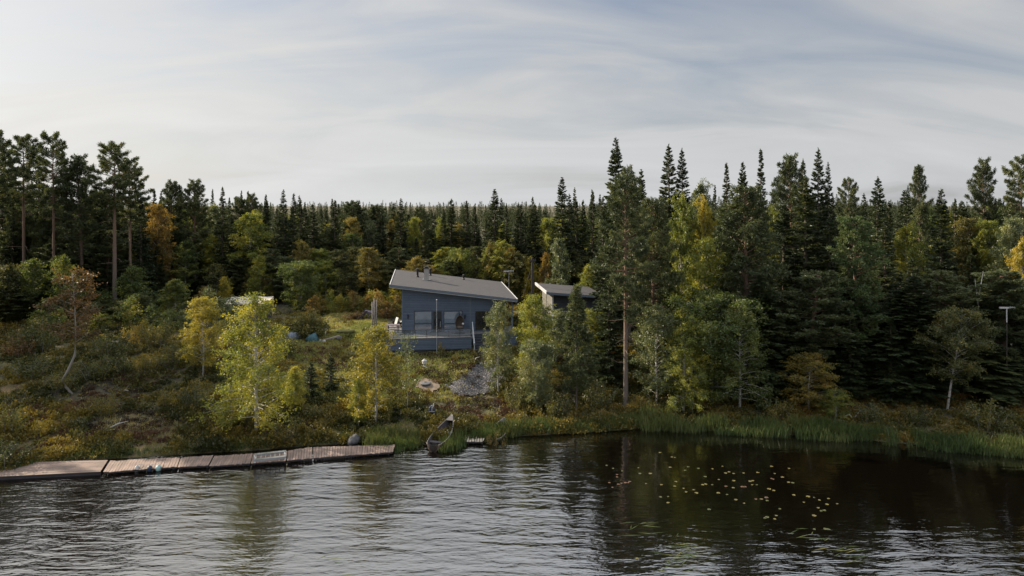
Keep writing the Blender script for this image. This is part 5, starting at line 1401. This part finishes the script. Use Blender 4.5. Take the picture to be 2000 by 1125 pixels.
# hanging egg chair on the deck
uu, zz_ = fac(898, 631, -.25)
t = thing('egg_chair', (*hw(uu, -.25), HB + DK + .001), 'dark wicker egg-shaped hanging chair by the right window', 'chair', rz=HA)
H_ = fac(898, 616, -.25)[1] - DK
mb = MB(); cz = zz_ - DK
nn = 16
pts = []
for i in range(nn + 1):                    # half shell, open towards the lake
    th = PI * i / nn
    for j in range(11):
        ph = -.25 + (PI + .5) * j / 10
        pts.append((.38 * math.sin(th) * math.cos(ph), .36 * math.sin(th) * math.sin(ph), cz + (H_ - cz) * math.cos(th)))
o_ = len(mb.v); mb.v += pts
for i in range(nn):
    for j in range(10): a0 = o_ + i * 11 + j; mb.f.append((a0, a0 + 11, a0 + 12, a0 + 1))
sh = mb.build('shell', 'wicker', t, True); md = sh.modifiers.new('solid', 'SOLIDIFY'); md.thickness = .03
mb = MB(); blob(mb, (.02, -.02, cz - (H_ - cz) * .55), (.30, .24, .12), 6); mb.build('seat_cushion', 'wicker', t, True)
mb = MB(); blob(mb, (.26, -.16, cz - .05), (.09, .07, .10), 5); mb.build('pillow', 'fabric_white', t, True)
mb = MB(); mb.tube([(0, 0, H_ - .02), (0, 0, H_ + .10), (.0, .25, H_ + .22), (0, .48, H_ + .05), (0, .52, .05)], .025, 7); mb.lathe([(.45, 0), (.45, .03), (.05, .05)], 20, (0, .1, 0)); mb.build('stand', 'black_metal', t)

# flagpole at the deck front
uu = fac(853, 660, -2.05)[0]
x, D = hw(uu, -2.05); z = gz(x, D)
t = thing('flagpole', (x, D, z), 'thin pale flagpole standing before the cabin doors', 'flagpole')
mb = MB(); mb.tube([(0, 0, -.2), (0, 0, zpix(587, D) - z)], [.026, .016], 8); mb.build('pole', 'plastic_grey', t)
mb = MB(); mb.lathe([(.02, 0), (.05, .04), (.05, .08), (.01, .12)], 10, (0, 0, zpix(587, D) - z)); mb.build('finial', 'trim_white', t)

# three poles and leaning timber sled in the yard
for i, (px, yt, lab) in enumerate(((727.5, 590, 'leftmost of three grey poles standing together left of the deck'), (731.5, 583, 'tallest, middle one of three grey poles left of the deck'), (735, 586, 'rightmost of three grey poles left of the deck'))):
    x, D, z = atd(px, 62.5)
    mb = MB(); mb.tube([(0, 0, -.4), (rnd.uniform(-.03, .03), 0, 1.2), (rnd.uniform(-.04, .04), 0, zpix(yt, 62.5) - z)], [.06, .055, .045], 8)
    single('post', mb, 'wood_grey', (x, D, z), lab, 'post')
x, D, z = atd(712, 68)
t = thing('timber_sled', (x, D, z), 'dark violet-grey timber sled leaning on its side in the yard', 'sled', rz=R(12))
zt = zpix(607, 68) - z
mb = MB()
for i in range(6):
    a_ = -.5 + i * .2
    mb.hexa([(-.75, a_, 0), (-.62, a_, 0), (-.62, a_ + .17, 0), (-.75, a_ + .17, 0)], [(.10, a_, zt), (.23, a_, zt), (.23, a_ + .17, zt), (.10, a_ + .17, zt)])
mb.build('boards', 'wood_violet', t)
for a_ in (-.62, .72):
    mb = MB(); mb.hexa([(-.85, a_, -.05), (-.50, a_, -.05), (-.50, a_ + .08, -.05), (-.85, a_ + .08, -.05)], [(.0, a_, zt + .06), (.35, a_, zt + .06), (.35, a_ + .08, zt + .06), (.0, a_ + .08, zt + .06)]); mb.build('runner', 'wood_dark', t)
mb = MB(); mb.hexa([(.24, -.6, zt - .25), (.8, -.6, zt - .32), (.8, .7, zt - .32), (.24, .7, zt - .25)], [(.24, -.6, zt - .02), (.8, -.6, zt - .12), (.8, .7, zt - .12), (.24, .7, zt - .02)]); mb.box(.3, .4, -.5, -.4, -.05, zt - .3); mb.box(.3, .4, .5, .6, -.05, zt - .3); mb.build('crossbar', 'wood_violet', t)

# scrap heap beside the willow bush
x, D, z = at(575, 664)
single('tarpaulin', blob(MB(), (0, 0, .25), (.65, .5, .42), 21, 14, 8), 'tarp_blue', (x, D, z), 'crumpled grey-blue tarpaulin at the left end of the scrap heap', 'tarpaulin')
x, D, z = at(611, 668)
single('tarpaulin', blob(MB(), (0, 0, .2), (.6, .45, .5), 25, 14, 8), 'tarp_teal', (x, D, z), 'dark teal tarpaulin bundle in the middle of the scrap heap', 'tarpaulin')
x, D, z = at(636, 658)
mb = MB(); mb.tube([(0, 0, -.2), (0, 0, .62)], .05, 7); mb.box(-.26, .16, -.06, .06, .60, .70)
single('tap_post', mb, 'trim_white', (x, D, z), 'white T-topped post in the scrap heap', 'post')
x, D, z = at(647, 666)
mb = MB(); mb.box(-.75, .75, -.09, .09, .0, .10, Matrix.Rotation(-.22, 4, 'Y') @ Matrix.Translation((0, 0, .18)))
single('plank', mb, 'boat_pale', (x, D, z), 'pale plank lying slanted over the scrap heap', 'plank', R(15), smooth=False)
x, D, z = at(672, 651)
single('moss_mound', blob(MB(), (0, 0, .05), (.85, .55, .34), 31, 16, 8), 'turf', (x, D, z), 'dark green mossy mound in the yard right of the scrap heap', 'mound')

# utility pole with stay, television aerial
x, D, z = atd(1040, 66)
t = thing('utility_pole', (x, D, z), 'dark wooden utility pole with a stay between the two cabins', 'utility pole')
zt = zpix(503, 66) - z
mb = MB(); mb.tube([(0, 0, -.4), (0, 0, zt)], [.13, .10], 8); mb.build('pole', 'pole_wood', t)
mb = MB(); mb.tube([(-.05, 0, zt - .8), (-1.7, .6, 0)], .028, 6); mb.build('stay', 'pole_wood', t)
mb = MB(); mb.box(-.35, .35, -.06, .06, zt - .35, zt - .25)
for a_ in (-.28, .28): mb.lathe([(.03, 0), (.05, .05), (.05, .1), (.02, .15)], 8, (a_, 0, zt - .25))
mb.build('crossarm', 'pole_wood', t)
x, D, z = atd(994, 71)
t = thing('tv_aerial', (x, D, z), 'silver television aerial on a mast behind the cabin roof', 'aerial')
zt = zpix(530, 71) - z
mb = MB(); mb.tube([(0, 0, -.3), (0, 0, zt + .1)], .035, 6); mb.build('mast', 'steel', t)
mb = MB(); mb.tube([(-.55, 0, zt), (.5, 0, zt + .05)], .025, 5)
for i in range(7): a_ = -.5 + i * .16; mb.tube([(a_, -.3, zt + .0), (a_, .3, zt + .0)], .014, 4); mb.tube([(a_, 0, zt - .18), (a_, 0, zt + .18)], .014, 4)
mb.build('aerial_rods', 'steel', t)

# pale T-shaped mast among the right trees
x, D, z = atd(1966, 46.8)
t = thing('marker_mast', (x, D, z), 'thin white T-shaped mast among the shaded trees at the right edge', 'mast')
zt = zpix(601, 46.8) - z
mb = MB(); mb.tube([(0, 0, -.3), (0, 0, zt - 1.0)], .04, 6); mb.build('pole', 'pole_wood', t)
mb = MB(); mb.tube([(0, 0, zt - 1.0), (0, 0, zt - .05)], .035, 6); mb.build('pole_top', 'trim_white', t)
mb = MB(); mb.box(-.48, .55, -.04, .04, zt - .05, zt + .06); mb.build('crossbar', 'trim_white', t)

# bare branches and snags
p = wtop(1630, 824, .1)
mb = MB(); mb.tube([(-.3, .2, -.2), (0, .1, .35), (.35, 0, .62), (.7, 0, .50), (.95, -.1, .62), (1.25, -.1, .30), (1.35, -.1, .52), (1.8, 0, .98)], [.06, .055, .05, .045, .045, .045, .035, .015], 7)
mb.tube([(0, .1, .35), (-.35, 0, .1), (-.75, -.1, .12)], [.04, .03, .012], 6); mb.tube([(.35, 0, .62), (.25, 0, .95), (.1, 0, 1.15)], [.03, .02, .008], 6)
single('bare_branch', mb, 'wood_dead', (p.x, p.y, .0), 'bare twisted grey branch reaching out over the reeds', 'branch')
x, D, z = atd(1914, 48.6)
mb = MB(); z0_ = zpix(580, D) - z; mb.tube([(-.3, 0, -.2), (-.25, 0, z0_ * .5), (-.1, 0, z0_), (.22, 0, zpix(530, D) - z)], [.07, .06, .04, .012], 7); mb.tube([(-.16, 0, z0_ * .92), (-.3, .1, zpix(545, D) - z)], [.03, .01], 5)
single('dead_snag', mb, 'bark_birch', (x, D, z), 'bleached white dead birch snag among the right trees', 'dead tree')
for px, py, a_, lab in ((243, 772, -.6, 'short pale stick lying in the heather patch'), (232, 838, .7, 'grey fallen branch lying in the heath above the fenders'), (205, 852, .2, 'long fallen branch lying above the dock in the heath')):
    x, D, z = at(px, py); mb = MB(); mb.tube([(-.5, 0, .12), (0, .05, .28), (.55, 0, .34)], [.045, .04, .015], 6); mb.tube([(0, .05, .28), (.2, .2, .6)], [.02, .006], 5)
    single('fallen_branch', mb, 'wood_dead', (x, D, z), lab, 'branch', a_)

# lily pads
def pad(r, notch, rs):
    mb = MB(); n = 14; mb.v.append((0, 0, .004))
    for i in range(n + 1):
        th = notch / 2 + (2 * PI - notch) * i / n; k_ = r * (1 + .05 * math.sin(3 * th + rs))
        mb.v.append((k_ * math.cos(th), k_ * math.sin(th), .012 + .006 * math.sin(2 * th + rs)))
    o_ = len(mb.v)
    for v_ in list(mb.v): mb.v.append((v_[0], v_[1], v_[2] - .006))
    for i in range(1, n + 1): mb.f.append((0, i, i + 1)); mb.f.append((o_, o_ + i + 1, o_ + i)); mb.f.append((i, o_ + i, o_ + i + 1, i + 1))
    return mb
PADM = {c: [pad(.068 + .012 * i, .5, i * 2.0).mesh('lily_pad', c) for i in range(2)] for c in ('lily_yellow', 'lily_green', 'lily_red')}
NAMEC = {'lily_yellow': 'yellow', 'lily_green': 'green', 'lily_red': 'reddish'}
def lily(px, py, c):
    p = wtop(px, py, 0.0)
    o = bpy.data.objects.new('lily_pad', rnd.choice(PADM[c])); COL.objects.link(o)
    o.location = (p.x, p.y, .004); o.rotation_euler = (0, 0, rnd.random() * 6.28); s_ = rnd.uniform(.75, 1.25); o.scale = (s_, s_, 1)
    tag(o, 'small ' + NAMEC[c] + ' lily pad floating among the scattered pads on the dark water', 'lily pad', NAMEC[c] + ' lily pads on the dark water')
for px, py in ((1289, 884), (1312, 893), (1318, 894), (1247, 914), (1215, 920), (1250, 925), (1309, 913), (1338, 919), (1344, 912), (1364, 915), (1391, 916), (1411, 911), (1417, 924), (1424, 922), (1433, 925), (1452, 924), (1480, 923), (1507, 911), (1262, 945), (1292, 947), (1320, 941), (1318, 950), (1335, 954), (1340, 961), (1355, 957), (1360, 963), (1372, 947), (1378, 946), (1391, 947), (1403, 963), (1420, 966), (1404, 937), (1433, 939), (1432, 953), (1465, 940), (1470, 939), (1478, 947), (1469, 947), (1502, 955), (1511, 958), (1513, 925), (1528, 932), (1540, 942), (1548, 943), (1290, 971), (1305, 970), (1305, 982), (1437, 976), (1453, 983), (1486, 975), (1498, 978), (1523, 994), (1385, 995), (1550, 967), (1578, 970), (1590, 972), (1600, 977), (1618, 974), (1615, 985), (1635, 984), (1570, 981), (1598, 992), (1604, 998), (1610, 997), (1590, 1007), (1494, 1012), (1498, 1010), (1516, 1007), (1513, 1014), (1612, 1033), (1618, 1034), (1590, 1034), (1244, 1091), (1541, 915), (1185, 909), (1197, 915), (1270, 925), (1377, 931)):
    lily(px, py, 'lily_green' if rnd.random() < .3 else 'lily_yellow')
for px, py in ((1190, 943), (1196, 952), (1208, 946), (1214, 944), (1222, 943), (1227, 943), (1230, 941), (1205, 927), (1450, 951), (1455, 951), (1507, 935), (1510, 936), (1476, 975), (1488, 975), (1497, 972), (1205, 932), (1418, 950)):
    lily(px, py, 'lily_red')
